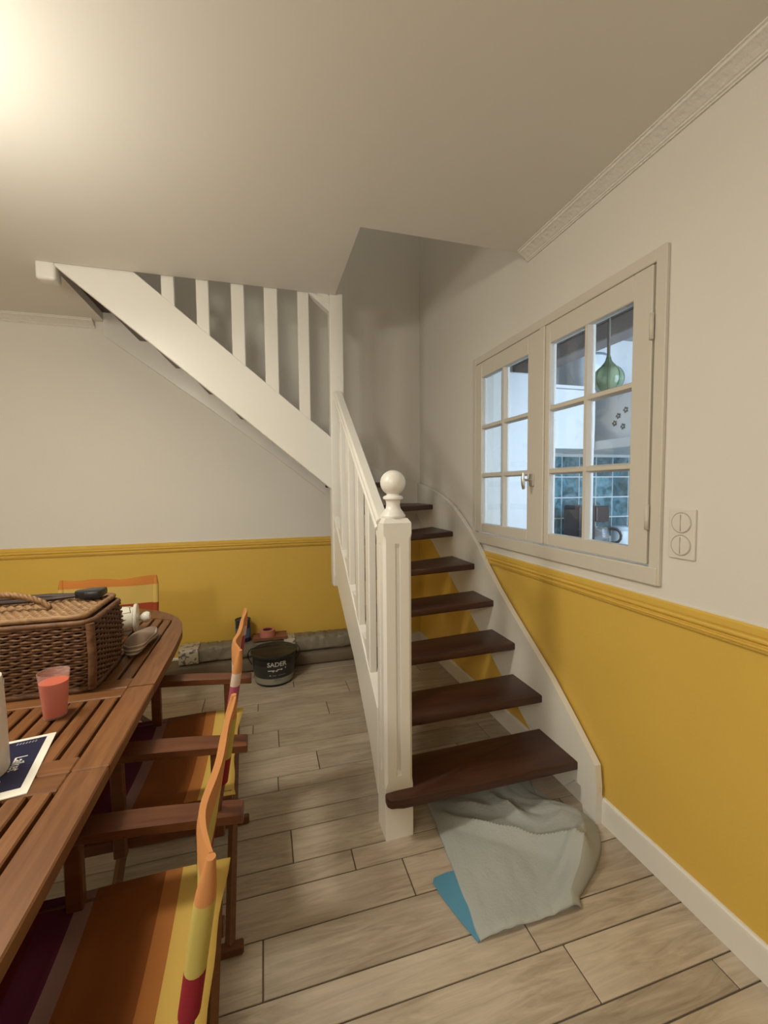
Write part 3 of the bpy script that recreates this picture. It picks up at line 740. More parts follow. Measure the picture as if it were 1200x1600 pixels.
# ------------------------------------------------------------------ small things on the table
# tumbler of pink drink
cup = thing('tumbler', 'small translucent plastic tumbler of coral pink drink in front of the basket', 'cup', (-1.812, 1.29, TZ))
cupm = plain('frosted_plastic', (0.85, 0.62, 0.58), 0.35, 0, 0.5, 0.0, 1.3, 0.22)
drink = plain('coral_drink', (0.68, 0.12, 0.06), 0.25, 0, 0.5)
c0 = (-1.812, 1.29, TZ+0.001); HC = 0.119
bm = B(); add_lathe(bm, [(0, 0), (0.026, 0), (0.0355, HC), (0.0340, HC), (0.0262, 0.018)], c0, 32); obj('cup_wall', bm, cupm, cup, 40)
bm = B(); add_lathe(bm, [(0, 0.004), (0.0253, 0.004), (0.0322, 0.094), (0, 0.094)], c0, 32); obj('drink', bm, drink, cup, 40)
# white canister at the left edge
can = thing('canister', 'tall white plastic canister standing on the leaflet at the left edge', 'canister', (-1.855, 1.05, TZ))
wp = plain('white_plastic', (0.75, 0.70, 0.64), 0.35)
bm = B(); add_lathe(bm, [(0, 0), (0.050, 0), (0.053, 0.006), (0.0525, 0.10), (0.050, 0.19), (0.048, 0.204), (0.040, 0.210), (0, 0.210)], (-1.856, 1.05, TZ+0.0035), 36); obj('body', bm, wp, can, 40)
bm = B(); add_lathe(bm, [(0.0508, 0.183), (0.0512, 0.187), (0.0508, 0.191)], (-1.856, 1.05, TZ+0.0035), 36); obj('rim_ring', bm, wp, can, 40)
# leaflet
def text_mesh(s, size, mat, name, parent, M4, extr=0.0, bend=None, align='CENTER'):
    cu = bpy.data.curves.new('t', 'FONT'); cu.body = s; cu.size = size; cu.align_x = align; cu.align_y = 'CENTER'; cu.resolution_u = 3; cu.extrude = extr; cu.offset = size*0.018
    to = bpy.data.objects.new('t', cu); COL.objects.link(to)
    bpy.context.view_layer.update()
    dg = bpy.context.evaluated_depsgraph_get()
    me = bpy.data.meshes.new_from_object(to.evaluated_get(dg))
    COL.objects.unlink(to); bpy.data.objects.remove(to)
    if bend:
        for v in me.vertices: v.co = bend(v.co)
    else: me.transform(M4)
    me.materials.clear(); me.materials.append(mat)
    o = bpy.data.objects.new(name, me); COL.objects.link(o); o.parent = parent
    if parent is not None: o.matrix_parent_inverse = world_of(parent).inverted()
    return o
lf = thing('leaflet', 'navy leaflet with white border and white lettering on the table edge', 'leaflet', (-1.80, 1.08, TZ))
a1, a2 = Vector((-1.773, 1.197)), Vector((-1.731, 0.966))
dd = (a2-a1).normalized(); nn = Vector((-dd.y, dd.x)) * -1
if nn.x > 0: nn = -nn
W = 0.118
def LP(u, v): return a1 + dd*u + nn*v     # u along the long edge, v to the left
Lg = (a2-a1).length
bm = B(); add_prism(bm, [tuple(LP(0, 0)), tuple(LP(Lg, 0)), tuple(LP(Lg, W)), tuple(LP(0, W))], 'Z', TZ+0.0003, TZ+0.0022); obj('paper', bm, paint('white_paper', (0.80, 0.77, 0.68), 0.5, 0.02, 0), lf)
bm = B(); add_prism(bm, [tuple(LP(0.012, 0.016)), tuple(LP(Lg-0.024, 0.016)), tuple(LP(Lg-0.024, W-0.010)), tuple(LP(0.012, W-0.010))], 'Z', TZ+0.0022, TZ+0.0026); obj('navy_panel', bm, paint('navy_print', (0.018, 0.020, 0.055), 0.4, 0.1, 0), lf)
ink = plain('white_ink', (0.75, 0.72, 0.68), 0.5)
def leaf_mat(u, v, zrot=0.0):
    p = LP(u, v); X = Vector((dd.x, dd.y, 0)); Y = Vector((-nn.x, -nn.y, 0)); Zv = Vector((0, 0, 1))
    m = Matrix((X, Y, Zv)).transposed().to_4x4(); m.translation = Vector((p.x, p.y, TZ+0.0029)); return m @ Matrix.Rotation(zrot, 4, 'Z')
text_mesh('Laiket', 0.031, ink, 'lettering', lf, leaf_mat(0.112, 0.047) @ Matrix.Diagonal((0.74, 1, 1, 1)))
# small print lines that cannot be read, as strokes
bm = B()
for k in range(7):
    p = LP(0.024+0.002*((k*3) % 3), 0.034+0.0058*k); add_box(bm, (p.x-0.0015, p.y-0.0045, TZ+0.0026), (p.x+0.0010, p.y+0.0035, TZ+0.0029))
obj('small_print', bm, plain('grey_ink', (0.3, 0.29, 0.33), 0.5), lf)
bm = B(); p = LP(0.172, 0.064); add_lathe(bm, [(0, 0.0004), (0.006, 0.0004), (0.006, 0)], (p.x, p.y, TZ+0.0026), 12); obj('round_emblem', bm, ink, lf)
# jar lying on its side
jar = thing('ceramic_jar', 'white ceramic jar with dark leaf pattern lying on its side behind the basket', 'jar', (-1.85, 1.95, TZ))
def jar_mat():
    m, nt, b = new_mat('white_glaze_leaf'); tc = N(nt, 'ShaderNodeTexCoord'); vo = N(nt, 'ShaderNodeTexVoronoi', feature='DISTANCE_TO_EDGE'); vo.inputs['Scale'].default_value = 24
    nt.links.new(tc.outputs['Object'], vo.inputs['Vector']); no = N(nt, 'ShaderNodeTexNoise'); no.inputs['Scale'].default_value = 16; nt.links.new(tc.outputs['Object'], no.inputs['Vector'])
    lt = N(nt, 'ShaderNodeMath', operation='LESS_THAN'); lt.inputs[1].default_value = 0.035; nt.links.new(vo.outputs['Distance'], lt.inputs[0])
    gt = N(nt, 'ShaderNodeMath', operation='GREATER_THAN'); gt.inputs[1].default_value = 0.54; nt.links.new(no.outputs['Fac'], gt.inputs[0])
    mu = N(nt, 'ShaderNodeMath', operation='MULTIPLY'); nt.links.new(lt.outputs[0], mu.inputs[0]); nt.links.new(gt.outputs[0], mu.inputs[1])
    mx = N(nt, 'ShaderNodeMixRGB'); mx.inputs[1].default_value = (0.70, 0.66, 0.56, 1); mx.inputs[2].default_value = (0.10, 0.08, 0.06, 1); nt.links.new(mu.outputs[0], mx.inputs[0]); nt.links.new(mx.outputs[0], b.inputs['Base Color'])
    b.inputs['Roughness'].default_value = 0.25; return m
JM = jar_mat(); jax = Vector((0.99, 0.12, 0)).normalized()
rotj = jax.to_track_quat('Z', 'Y').to_matrix().to_4x4(); jc = Vector((-1.925, 1.95, TZ+0.061))
bm = B(); add_lathe(bm, [(0, 0), (0.040, 0), (0.050, 0.012), (0.053, 0.06), (0.050, 0.11), (0.046, 0.125), (0.044, 0.125)], jc, 32, 0, rotj); obj('body', bm, JM, jar, 40)
gl = plain('white_glaze', (0.70, 0.66, 0.58), 0.2)
bm = B(); add_lathe(bm, [(0, 0.128), (0.058, 0.128), (0.060, 0.133), (0.058, 0.139), (0.03, 0.144), (0, 0.145)], jc, 36, 0, rotj); obj('lid', bm, gl, jar, 40)
bm = B(); add_lathe(bm, [(0.010, 0.144), (0.011, 0.152), (0.020, 0.160), (0.024, 0.172), (0.019, 0.184), (0, 0.189)], jc, 24, 0, rotj); obj('lid_knob', bm, gl, jar, 50)
# folded cloth
cl = None
def cloth():
    m = stripes('taupe_striped_cloth', 'Z', [(TZ+0.010, (0.10, 0.06, 0.04)), (TZ+0.016, (0.55, 0.47, 0.38)), (TZ+0.022, (0.22, 0.15, 0.11)), (TZ+0.027, (0.55, 0.47, 0.38)), (TZ+0.034, (0.23, 0.16, 0.12)), (TZ+0.038, (0.50, 0.42, 0.34)), (TZ+0.2, (0.27, 0.195, 0.145))])
    bm = B()
    nu, nv = 26, 14; V = {}
    ax = Vector((0.13, 0.99)).normalized(); sx = Vector((-ax.y, ax.x)); c = Vector((-1.717, 1.788))
    for i in range(nu+1):
        for j in range(nv):
            u = i/nu; a = 2*pi*j/nv
            wd = 0.047*(sin(pi*min(1, max(0, u))))**0.45*(1-0.25*u)+0.001; ht = 0.029*(sin(pi*u))**0.4*(1+0.15*sin(7*u))+0.001
            p = c + ax*(-0.13+0.25*u) + sx*0.012*sin(3*u) + sx*(wd*cos(a)*(1+0.08*sin(11*u)))
            z = TZ+0.002+ht*(1+sin(a)) + 0.004*sin(9*u+3*cos(a))*max(0, sin(a))
            V[i, j] = bm.verts.new((p.x, p.y, max(TZ+0.0015, z)))
    for i in range(nu):
        for j in range(nv): bm.faces.new((V[i, j], V[i+1, j], V[i+1, (j+1)%nv], V[i, (j+1)%nv]))
    bm.faces.new([V[0, j] for j in range(nv)]); bm.faces.new([V[nu, j] for j in range(nv)][::-1])
    o = obj('folded_cloth', bm, m, None, 60)
    return tag(o, 'folded taupe cloth with pale stripes between the basket and table edge', 'cloth')
cloth()

# ------------------------------------------------------------------ paint bucket and things along the back wall
BK = Vector((-1.222, 3.015, 0))
bk = thing('paint_bucket', 'black plastic paint bucket with grey label band standing on the floor', 'bucket', BK)
RB0, RB1, HB = 0.128, 0.152, 0.215
rad = lambda z: RB0+(RB1-RB0)*z/HB
bm = B(); add_lathe(bm, [(0, 0.001), (RB0-0.004, 0.001), (RB0, 0.006), (RB1-0.002, 0.203)], BK, 48); obj('bucket_body', bm, plain('bucket_black', (0.016, 0.017, 0.017), 0.35), bk, 35)
bm = B(); add_lathe(bm, [(RB1+0.002, 0.196), (RB1+0.005, 0.199), (RB1+0.005, 0.212), (RB1, HB), (RB1-0.010, HB-0.006), (0, HB-0.008)], BK, 48); obj('bucket_lid', bm, plain('lid_black', (0.022, 0.025, 0.02), 0.3), bk, 35)
bm = B(); t = B(); add_lathe(bm, [(rad(0.018)+0.0012, 0.018), (rad(0.060)+0.0012, 0.060)], BK, 64); obj('label_band', bm, paint('grey_label', (0.33, 0.32, 0.28), 0.5, 0.03, 0), bk, 40)
bm = B(); add_lathe(bm, [(rad(0.060)+0.0011, 0.060), (rad(0.150)+0.0011, 0.150)], BK, 64); obj('dark_label', bm, plain('charcoal_label', (0.035, 0.038, 0.040), 0.4), bk, 40)
cdir = atan2(-BK.y, -1.2707-BK.x)     # label turned towards the room, slightly right
cdir += 0.12
def on_bucket(zc, off=0.0022):
    def f(co):
        z = zc+co.y; r = rad(z)+off; a = cdir + co.x/r
        return Vector((BK.x+r*cos(a), BK.y+r*sin(a), z))
    return f
lw = plain('label_white', (0.62, 0.62, 0.60), 0.5)
text_mesh('SADER', 0.044, lw, 'lettering', bk, None, bend=on_bucket(0.160))
def bars(name, L, zc, mat):
    bm = B()
    for x0, x1, y0, y1 in L:
        f = on_bucket(zc); n = max(1, int((x1-x0)/0.012))
        for k in range(n):
            xa, xb = x0+(x1-x0)*k/n, x0+(x1-x0)*(k+1)/n
            bm.faces.new([bm.verts.new(f(Vector(p))) for p in ((xa, y0, 0), (xb, y0, 0), (xb, y1, 0), (xa, y1, 0))])
    obj(name, bm, mat, bk)
bars('product_line', [(-0.060, -0.015, -0.004, 0.003), (-0.030, -0.020, -0.010, -0.004), (-0.010, 0.004, -0.008, 0.000), (0.0, 0.018, 0.000, 0.007), (0.022, 0.036, -0.002, 0.008), (0.055, 0.062, 0.004, 0.014)], 0.120, lw)
bars('fine_print', [(-0.050, -0.040, -0.002, 0.007), (-0.030, -0.004, 0, 0.003), (0.006, 0.06, 0.001, 0.003)], 0.082, plain('label_dim', (0.4, 0.4, 0.38), 0.5))
bars('grey_print', [(-0.018, 0.030, 0.012, 0.014), (-0.018, 0.03, 0.006, 0.008)], 0.040, plain('label_dark_ink', (0.12, 0.12, 0.11), 0.5))
bm = B(); pts = []
for k in range(25):
    a = pi*k/24; pts.append((BK.x+(RB1+0.012)*cos(a), BK.y-0.020-0.055*sin(a)*0.4, 0.205-0.085*sin(a)*0.0+0.004))
hp_ = [(BK.x-(RB1-0.004), BK.y-0.01, 0.125), (BK.x-(RB1+0.018), BK.y, 0.165)] + [(BK.x-(RB1+0.022)*cos(pi*k/20), BK.y+0.05*sin(pi*k/20), 0.195+0.028*min(1, 2.2*sin(pi*k/20))) for k in range(0, 21)] + [(BK.x+RB1+0.018, BK.y, 0.165), (BK.x+RB1-0.004, BK.y-0.01, 0.125)]
add_tube(bm, hp_, 0.004, 8); obj('bucket_handle', bm, M['black'], bk, 50)

# long packages along the back wall
kraft = paint('grey_kraft_wrap', (0.235, 0.205, 0.155), 0.45, 0.12, 0.25, 30)
def package(name, x0, x1, y0, y1, z0, z1, mat, label, cat, amp, nseg=110, right_taper=0.0):
    bm = B(); V = {}; m = 28
    for i in range(nseg+1):
        u = i/nseg; x = x0+(x1-x0)*u
        e = min(1, min(u, 1-u)*nseg/3.0); e = 0.72+0.28*sqrt(max(0, e))
        for j in range(m):
            a = 2*pi*j/m; c, s = cos(a), sin(a)
            sq = lambda t: (abs(t)**0.45)*(1 if t > 0 else -1)
            dy, dz = sq(c)*(y1-y0)/2*e, sq(s)*(z1-z0)/2*e
            n = noise.noise(Vector((x*7, a*1.5, z0*9+3)))*amp*0.7 + noise.noise(Vector((x*24+a*2, a*3, 7)))*amp*0.8
            y = (y0+y1)/2+dy*(1+0)-abs(n)*(1 if c > 0 else -1)*0.9; z = (z0+z1)/2+dz-abs(n)*(1 if s > 0 else 0)*0.9 - (right_taper*u if s > 0 else 0)
            V[i, j] = bm.verts.new((x, y, max(z, z0+0.001)))
    for i in range(nseg):
        for j in range(m): bm.faces.new((V[i, j], V[i+1, j], V[i+1, (j+1)%m], V[i, (j+1)%m]))
    bm.faces.new([V[0, j] for j in range(m)]); bm.faces.new([V[nseg, j] for j in range(m)][::-1])
    return obj(name, bm, mat, None, 70)
pk1 = tag(package('flat_package', -1.98, -0.46, 3.165, 3.338, 0.0, 0.100, paint('taupe_card', (0.17, 0.135, 0.095), 0.7, 0.08, 0.1, 30), '', '', 0.004), 'long low cardboard package lying on the floor against the yellow back wall', 'package')
pk2t = thing('wrapped_bundle', 'long grey wrapped bundle taped at its end, on the low cardboard package', 'bundle', (-1.2, 3.25, 0.1))
o = package('wrapping', -1.86, -0.47, 3.185, 3.335, 0.101, 0.218, kraft, '', '', 0.026); o.parent = pk2t; o.matrix_parent_inverse = world_of(pk2t).inverted()
def tape_mat():
    m, nt, b = new_mat('printed_tape'); tc = N(nt, 'ShaderNodeTexCoord'); br = N(nt, 'ShaderNodeTexNoise'); br.inputs['Scale'].default_value = 42
    nt.links.new(tc.outputs['Object'], br.inputs['Vector']); rp = N(nt, 'ShaderNodeValToRGB'); rp.color_ramp.interpolation = 'CONSTANT'
    rp.color_ramp.elements[0].color = (0.13, 0.12, 0.13, 1); rp.color_ramp.elements[1].color = (0.50, 0.45, 0.36, 1); rp.color_ramp.elements[1].position = 0.43
    nt.links.new(br.outputs['Fac'], rp.inputs[0]); nt.links.new(rp.outputs[0], b.inputs['Base Color']); b.inputs['Roughness'].default_value = 0.4; return m
TM = tape_mat()
for xa, xb, g in ((-1.862, -1.735, 0.004), (-1.145, -1.065, 0.004)):
    bm = B(); prof = []
    for j in range(20):
        a = 2*pi*j/20; sq = lambda t: (abs(t)**0.45)*(1 if t > 0 else -1)
        prof.append((3.255+sq(cos(a))*(0.080+g), max(0.1015, 0.1585+sq(sin(a))*(0.0575+g))))
    add_prism(bm, prof, 'X', xa, xb); obj('printed_tape', bm, TM, pk2t, 60)
# things on the bundle
tr = thing('tape_roll', 'roll of salmon pink masking tape lying flat on the wrapped bundle', 'tape roll', (-1.245, 3.25, 0.22))
pk = plain('pink_tape', (0.60, 0.22, 0.17), 0.5)
bm = B(); add_lathe(bm, [(0.034, 0), (0.056, 0), (0.056, 0.05), (0.034, 0.05), (0.034, 0)], (-1.262, 3.25, 0.234), 36); obj('tape', bm, pk, tr, 40)
bm = B(); add_lathe(bm, [(0.0338, 0.0), (0.031, 0.0), (0.031, 0.0495), (0.0338, 0.0495)], (-1.262, 3.25, 0.234), 36); obj('core', bm, plain('card_core', (0.12, 0.04, 0.03), 0.8), tr, 40)
ty = thing('paint_tray', 'small reddish wooden tray under the pink tape roll', 'tray', (-1.25, 3.25, 0.217))
wt = wood('red_wood', (0.22, 0.09, 0.05), (0.32, 0.14, 0.08), 0.6, 'X')
bm = B(); add_box(bm, (-1.37, 3.19, 0.2175), (-1.12, 3.31, 0.2325), 0, 0.003); obj('tray_base', bm, wt, ty)
for a, b in (((-1.37, 3.186, 0.2325), (-1.12, 3.192, 0.240)), ((-1.37, 3.308, 0.2325), (-1.12, 3.314, 0.240))): boxobj('tray_lip', a, b, wt, ty)
tn = thing('paint_tin', 'dark blue tin on the wrapped bundle behind the chair back', 'tin', (-1.415, 3.255, 0.22))
bm = B(); add_lathe(bm, [(0, 0.0), (0.052, 0.0), (0.053, 0.004), (0.053, 0.15), (0.056, 0.153), (0.056, 0.16), (0.050, 0.162), (0.048, 0.156), (0, 0.156)], (-1.435, 3.255, 0.2175), 32); obj('tin_body', bm, plain('navy_tin', (0.02, 0.03, 0.06), 0.35), tn, 35)
bm = B(); add_lathe(bm, [(0.0536, 0.03), (0.0536, 0.10)], (-1.435, 3.255, 0.2175), 32); obj('tin_label', bm, plain('blue_label', (0.10, 0.16, 0.30), 0.45), tn, 35)

# ------------------------------------------------------------------ folded painter's fleece by the first step
def fleece():
    root = thing('painters_fleece', 'crumpled folded off-white drop cloth with blue underside below the first step', 'drop cloth', (-0.38, 1.3, 0))
    c00, c10, c11, c01 = Vector((-0.690, 1.052)), Vector((-0.335, 1.050)), Vector((-0.030, 1.62)), Vector((-0.630, 1.66))
    NU, NV = 90, 90
    def surf(u, v):
        a = c00.lerp(c10, u); b = c01.lerp(c11, u); p = a.lerp(b, v)
        # right side bulges out and then tucks in towards the wall side
        bul = max(0, sin(pi*min(1, max(0, (v-0.05)/0.75)))) * u**2
        p += Vector((0.135*bul, -0.03*bul))
        if v > 0.55: p.x -= 0.10*u**3*sin(pi*(v-0.55)/0.9)
        e = min(1, min(u, 1-u)/0.10)*min(1, min(v+0.02, 1.05-v)/0.05); e = max(0, min(1, e))
        h = 0.012
        tent = lambda d, w: max(0.0, 1-abs(d)/w)
        # sharp fold running from the left middle down to the right, with a hollow behind it
        q = v - (0.80-0.60*u); h += 0.032*tent(q, 0.10 if q < 0 else 0.07)**1.3*min(1, 0.25+u*1.6) - 0.010*math.exp(-((q-0.17)/0.10)**2)*u
        # swollen right side, broken into facets
        h += 0.066*math.exp(-((u-0.90)/0.17)**2-((v-0.34)/0.28)**2)
        h += 0.030*tent(u-0.80-0.25*(v-0.5), 0.16)*tent(v-0.52, 0.30)
        h += 0.034*tent(u-0.58+0.5*(v-0.72), 0.09)*tent(v-0.72, 0.22)
        h += 0.022*tent(v-0.80+0.28*(u-0.3), 0.07)*tent(u-0.35, 0.40)
        h += 0.014*tent((v-0.30)-0.9*(u-0.82), 0.06)*tent(u-0.85, 0.25)
        h += 0.010*noise.noise(Vector((u*3.2, v*3.4, 1.3)))+0.004*abs(noise.noise(Vector((u*7, v*6.5, 4))))
        h += 0.008*abs(noise.noise(Vector((u*7+v*4, v*4, 9))))*u
        wob = 0.006*noise.noise(Vector((u*9, v*9, 2)))
        return Vector((p.x+wob, p.y+wob*0.5, max(0.006, 0.006+h*sqrt(e))))
    m = paint('off_white_fleece', (0.40, 0.425, 0.415), 0.85, 0.04, 0.2, 120, 0.1)
    bm = B(); V = {}
    for i in range(NU+1):
        for j in range(NV+1): V[i, j] = bm.verts.new(surf(i/NU, j/NV))
    for i in range(NU):
        for j in range(NV): bm.faces.new((V[i, j], V[i+1, j], V[i+1, j+1], V[i, j+1]))
    o = obj('fleece_top', bm, m, root, 28)
    md = o.modifiers.new('thick', 'SOLIDIFY'); md.thickness = 0.003; md.offset = -1
    # layer folded underneath
    bm = B(); add_prism(bm, [(-0.684, 1.060), (-0.36, 1.062), (-0.20, 1.18), (-0.10, 1.40), (-0.16, 1.60), (-0.62, 1.62)], 'Z', 0.0008, 0.0035); obj('fleece_fold', bm, m, root)
    bm = B(); pts = [(-0.697, 1.050), (-0.722, 1.13), (-0.742, 1.205), (-0.752, 1.262), (-0.742, 1.278), (-0.715, 1.282), (-0.690, 1.285), (-0.60, 1.28), (-0.62, 1.10)]
    add_prism(bm, pts, 'Z', 0.0042, 0.0065); o = obj('blue_underside', bm, paint('blue_film', (0.10, 0.30, 0.46), 0.4, 0.05, 0.1, 60), root); o['label'] = 'blue plastic side showing at the left fold'
fleece()

# ------------------------------------------------------------------ kitchen behind the window
KY, KX1, KY0, KZ = 2.76, 2.60, 0.25, 2.472
kw = paint('kitchen_white', (0.78, 0.78, 0.77), 0.5, 0.02, 0.03)
bm = B(); add_box(bm, (0.16, KY, -0.1), (KX1+0.1, KY+0.1, KZ)); kback = struct(obj('wall_kitchen_back', bm, kw))
bm = B(); add_box(bm, (KX1, KY0, -0.1), (KX1+0.1, KY, KZ)); struct(obj('wall_kitchen_right', bm, kw))
# front wall with the kitchen's own outside window
bm = B(); grid_wall(bm, 'Y', KY0-0.1, KY0, [0.16, 0.6, 2.0, KX1+0.1], [-0.1, 0.95, 2.25, KZ], (0.6, 2.0, 0.95, 2.25), lambda a, b: 0); struct(obj('wall_kitchen_front', bm, kw))
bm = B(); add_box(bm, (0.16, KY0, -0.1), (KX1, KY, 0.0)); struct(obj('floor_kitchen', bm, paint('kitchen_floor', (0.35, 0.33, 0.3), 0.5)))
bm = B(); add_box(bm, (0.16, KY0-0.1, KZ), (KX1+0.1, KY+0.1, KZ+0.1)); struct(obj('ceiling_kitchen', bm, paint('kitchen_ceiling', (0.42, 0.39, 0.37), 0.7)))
# wooden beam painted grey along the ceiling
bm = B(); add_box(bm, (0.50, KY0, 2.113), (0.62, KY, 2.203), 0, 0.006); add_box(bm, (0.46, KY0, 2.203), (0.70, KY, KZ)); struct(obj('trim_7', bm, paint('beam_grey', (0.30, 0.26, 0.24), 0.6, 0.08, 0.3)))
# side wall return at the left
bm = B(); add_box(bm, (0.16, 2.44, 0.0), (0.205, KY, KZ)); struct(obj('wall_kitchen_return', bm, kw))
# tiles
def tile_mat():
    m, nt, b = new_mat('teal_glazed_tile'); tc = N(nt, 'ShaderNodeTexCoord'); oi = N(nt, 'ShaderNodeObjectInfo')
    mul = N(nt, 'ShaderNodeMath', operation='MULTIPLY'); mul.inputs[1].default_value = 19; nt.links.new(oi.outputs['Random'], mul.inputs[0])
    add = N(nt, 'ShaderNodeVectorMath', operation='ADD'); nt.links.new(tc.outputs['Object'], add.inputs[0]); nt.links.new(mul.outputs[0], add.inputs[1])
    no = N(nt, 'ShaderNodeTexNoise'); no.inputs['Scale'].default_value = 13; no.inputs['Detail'].default_value = 4; no.inputs['Distortion'].default_value = 1.0; nt.links.new(add.outputs[0], no.inputs['Vector'])
    rp = N(nt, 'ShaderNodeValToRGB'); rp.color_ramp.elements[0].color = (0.012, 0.075, 0.085, 1); rp.color_ramp.elements[0].position = 0.35; rp.color_ramp.elements[1].color = (0.13, 0.27, 0.33, 1); rp.color_ramp.elements[1].position = 0.65
    nt.links.new(no.outputs['Fac'], rp.inputs[0])
    hs = N(nt, 'ShaderNodeHueSaturation'); mr = N(nt, 'ShaderNodeMapRange'); mr.inputs['To Min'].default_value = 0.6; mr.inputs['To Max'].default_value = 1.4; nt.links.new(oi.outputs['Random'], mr.inputs['Value']); nt.links.new(mr.outputs[0], hs.inputs['Value'])
    nt.links.new(rp.outputs[0], hs.inputs['Color']); nt.links.new(hs.outputs[0], b.inputs['Base Color']); b.inputs['Roughness'].default_value = 0.12
    bp = N(nt, 'ShaderNodeBump'); bp.inputs['Strength'].default_value = 0.25; bp.inputs['Distance'].default_value = 0.01; nt.links.new(no.outputs['Fac'], bp.inputs['Height']); nt.links.new(bp.outputs[0], b.inputs['Normal'])
    return m
tm = tile_mat(); ts = 0.158
bm = B(); add_box(bm, (0.78, KY-0.006, 0.90), (KX1, KY, 1.62)); gb = obj('tile_grout', bm, paint('white_grout', (0.70, 0.72, 0.72), 0.8), kback)
t = B(); add_box(t, (-ts/2+0.0045, -0.0018, -ts/2+0.0045), (ts/2-0.0045, 0.0018, ts/2-0.0045), 0, 0.001); bmesh.ops.recalc_face_normals(t, faces=list(t.faces)); tme = bpy.data.meshes.new('tile'); t.to_mesh(tme); t.free(); tme.materials.append(tm)
for i in range(-3, 8):
    for k in range(-1, 4):
        x = 1.245+ts*(i+0.5)
        if x-ts/2 < 0.77: continue
        if x+ts/2 > KX1: continue
        z = 1.088+ts*(k-0.5+0.0)
        if z-ts/2 < 0.86 or z+ts/2 > 1.64: continue
        o = bpy.data.objects.new('tile', tme); COL.objects.link(o); o.location = (x, KY-0.0078, z); o.parent = kback
# worktop with base cabinet
ct = thing('worktop_unit', 'white kitchen base cabinet with pale worktop behind the window', 'cabinet', (1.5, 2.45, 0))
boxobj('worktop', (0.72, 2.16, 0.86), (KX1-0.002, KY-0.007, 0.895), paint('pale_worktop', (0.62, 0.62, 0.6), 0.35), ct, 0.004)
boxobj('cabinet_body', (0.74, 2.20, 0.0), (KX1-0.002, KY-0.008, 0.86), kw, ct)
# tall white cupboard seen through the left casement
tc_ = thing('tall_cupboard', 'tall white kitchen cupboard seen through the left casement', 'cupboard', (0.32, 2.6, 0))
wl = paint('white_laminate', (0.80, 0.80, 0.80), 0.35, 0.02, 0)
boxobj('carcass', (0.209, 2.44, 0.0), (0.430, KY-0.002, 2.07), wl, tc_, 0.003)
boxobj('door', (0.213, 2.422, 0.05), (0.426, 2.440, 2.06), wl, tc_, 0.003)
# wall cupboard and open niche with the pot
wc = thing('wall_cupboard', 'white wall cupboard with an open niche on top above the teal tiles', 'cupboard', (0.83, 2.55, 1.6))
boxobj('cupboard_body', (0.590, 2.42, 1.585), (0.925, KY-0.012, 1.978), wl, wc, 0.003)
boxobj('niche_shelf', (0.560, 2.40, 1.980), (1.25, KY-0.002, 2.000), wl, wc, 0.002)
pot = thing('serving_bowl', 'pale grey ribbed bowl standing on the high kitchen shelf', 'bowl', (1.0, 2.58, 2.0))
pm = plain('grey_glaze', (0.74, 0.77, 0.78), 0.25)
bm = B(); add_lathe(bm, [(0, 0), (0.095, 0), (0.108, 0.012), (0.112, 0.05), (0.100, 0.085), (0.104, 0.10), (0.120, 0.14), (0.125, 0.19), (0.120, 0.235), (0.114, 0.235), (0.117, 0.19), (0.09, 0.02), (0, 0.015)], (0.985, 2.56, 2.001), 32); obj('bowl_body', bm, pm, pot, 45)
bm = B(); add_lathe(bm, [(0.120, 0.230), (0.127, 0.238), (0.120, 0.247), (0.111, 0.240)], (0.985, 2.56, 2.001), 32); obj('bowl_rim', bm, plain('rim_grey', (0.22, 0.27, 0.30), 0.3), pot, 45)
# extractor hood with floral magnets
hd = thing('extractor_hood', 'white extractor hood with small dark floral stickers on its side', 'hood', (1.3, 2.45, 1.58))
bm = B()
add_prism(bm, [(KY-0.012, 1.578), (2.02, 1.578), (2.02, 1.602), (2.12, 1.640), (KY-0.012, 1.640)], 'X', 0.93, 1.75, 0, 0.004); obj('canopy', bm, wl, hd)
boxobj('chimney', (1.03, 2.16, 1.642), (1.70, KY-0.012, 1.976), wl, hd, 0.004)
bm = B()
for y, z in ((2.27, 1.83), (2.33, 1.80), (2.36, 1.755), (2.29, 1.725)):
    for k in range(5):
        a = k*2*pi/5; add_box(bm, (1.0285, y+0.013*cos(a)-0.007, z+0.013*sin(a)-0.007), (1.0298, y+0.013*cos(a)+0.007, z+0.013*sin(a)+0.007))
obj('flower_sticker', bm, plain('dark_sticker', (0.10, 0.11, 0.10), 0.6), hd)
# green glass pendant
pd = thing('pendant_lamp', 'green glass globe pendant hanging from the kitchen beam', 'pendant lamp', (0.39, 1.75, 2.0))
gg = plain('green_glass', (0.36, 0.46, 0.28), 0.06, 0, 0.6, 0.55)
bm = B(); GLOBE = [(0.009, 0.108), (0.010, 0.098), (0.012, 0.086), (0.018, 0.074), (0.027, 0.064)] + [(0.070*cos(t), 0.070*sin(t)-0.006) for t in [radians(63-12.5*q) for q in range(12)]] + [(0, -0.076)]
add_lathe(bm, GLOBE, (0.390, 1.75, 1.868), 32); g = obj('glass_globe', bm, gg, pd, 60)
bm = B()
for k in range(8):
    a = 2*pi*k/8; add_tube(bm, [(0.390+r*1.008*cos(a), 1.75+r*1.008*sin(a), 1.868+z) for i, (r, z) in enumerate(GLOBE[1:-1])], 0.0016, 5)
obj('net_cord', bm, plain('green_cord', (0.08, 0.12, 0.06), 0.7), g)
bm = B(); add_tube(bm, [(0.390, 1.75, 1.962), (0.390, 1.75, KZ)], 0.0075, 8); obj('rod', bm, plain('brown_rod', (0.16, 0.13, 0.10), 0.5), pd)
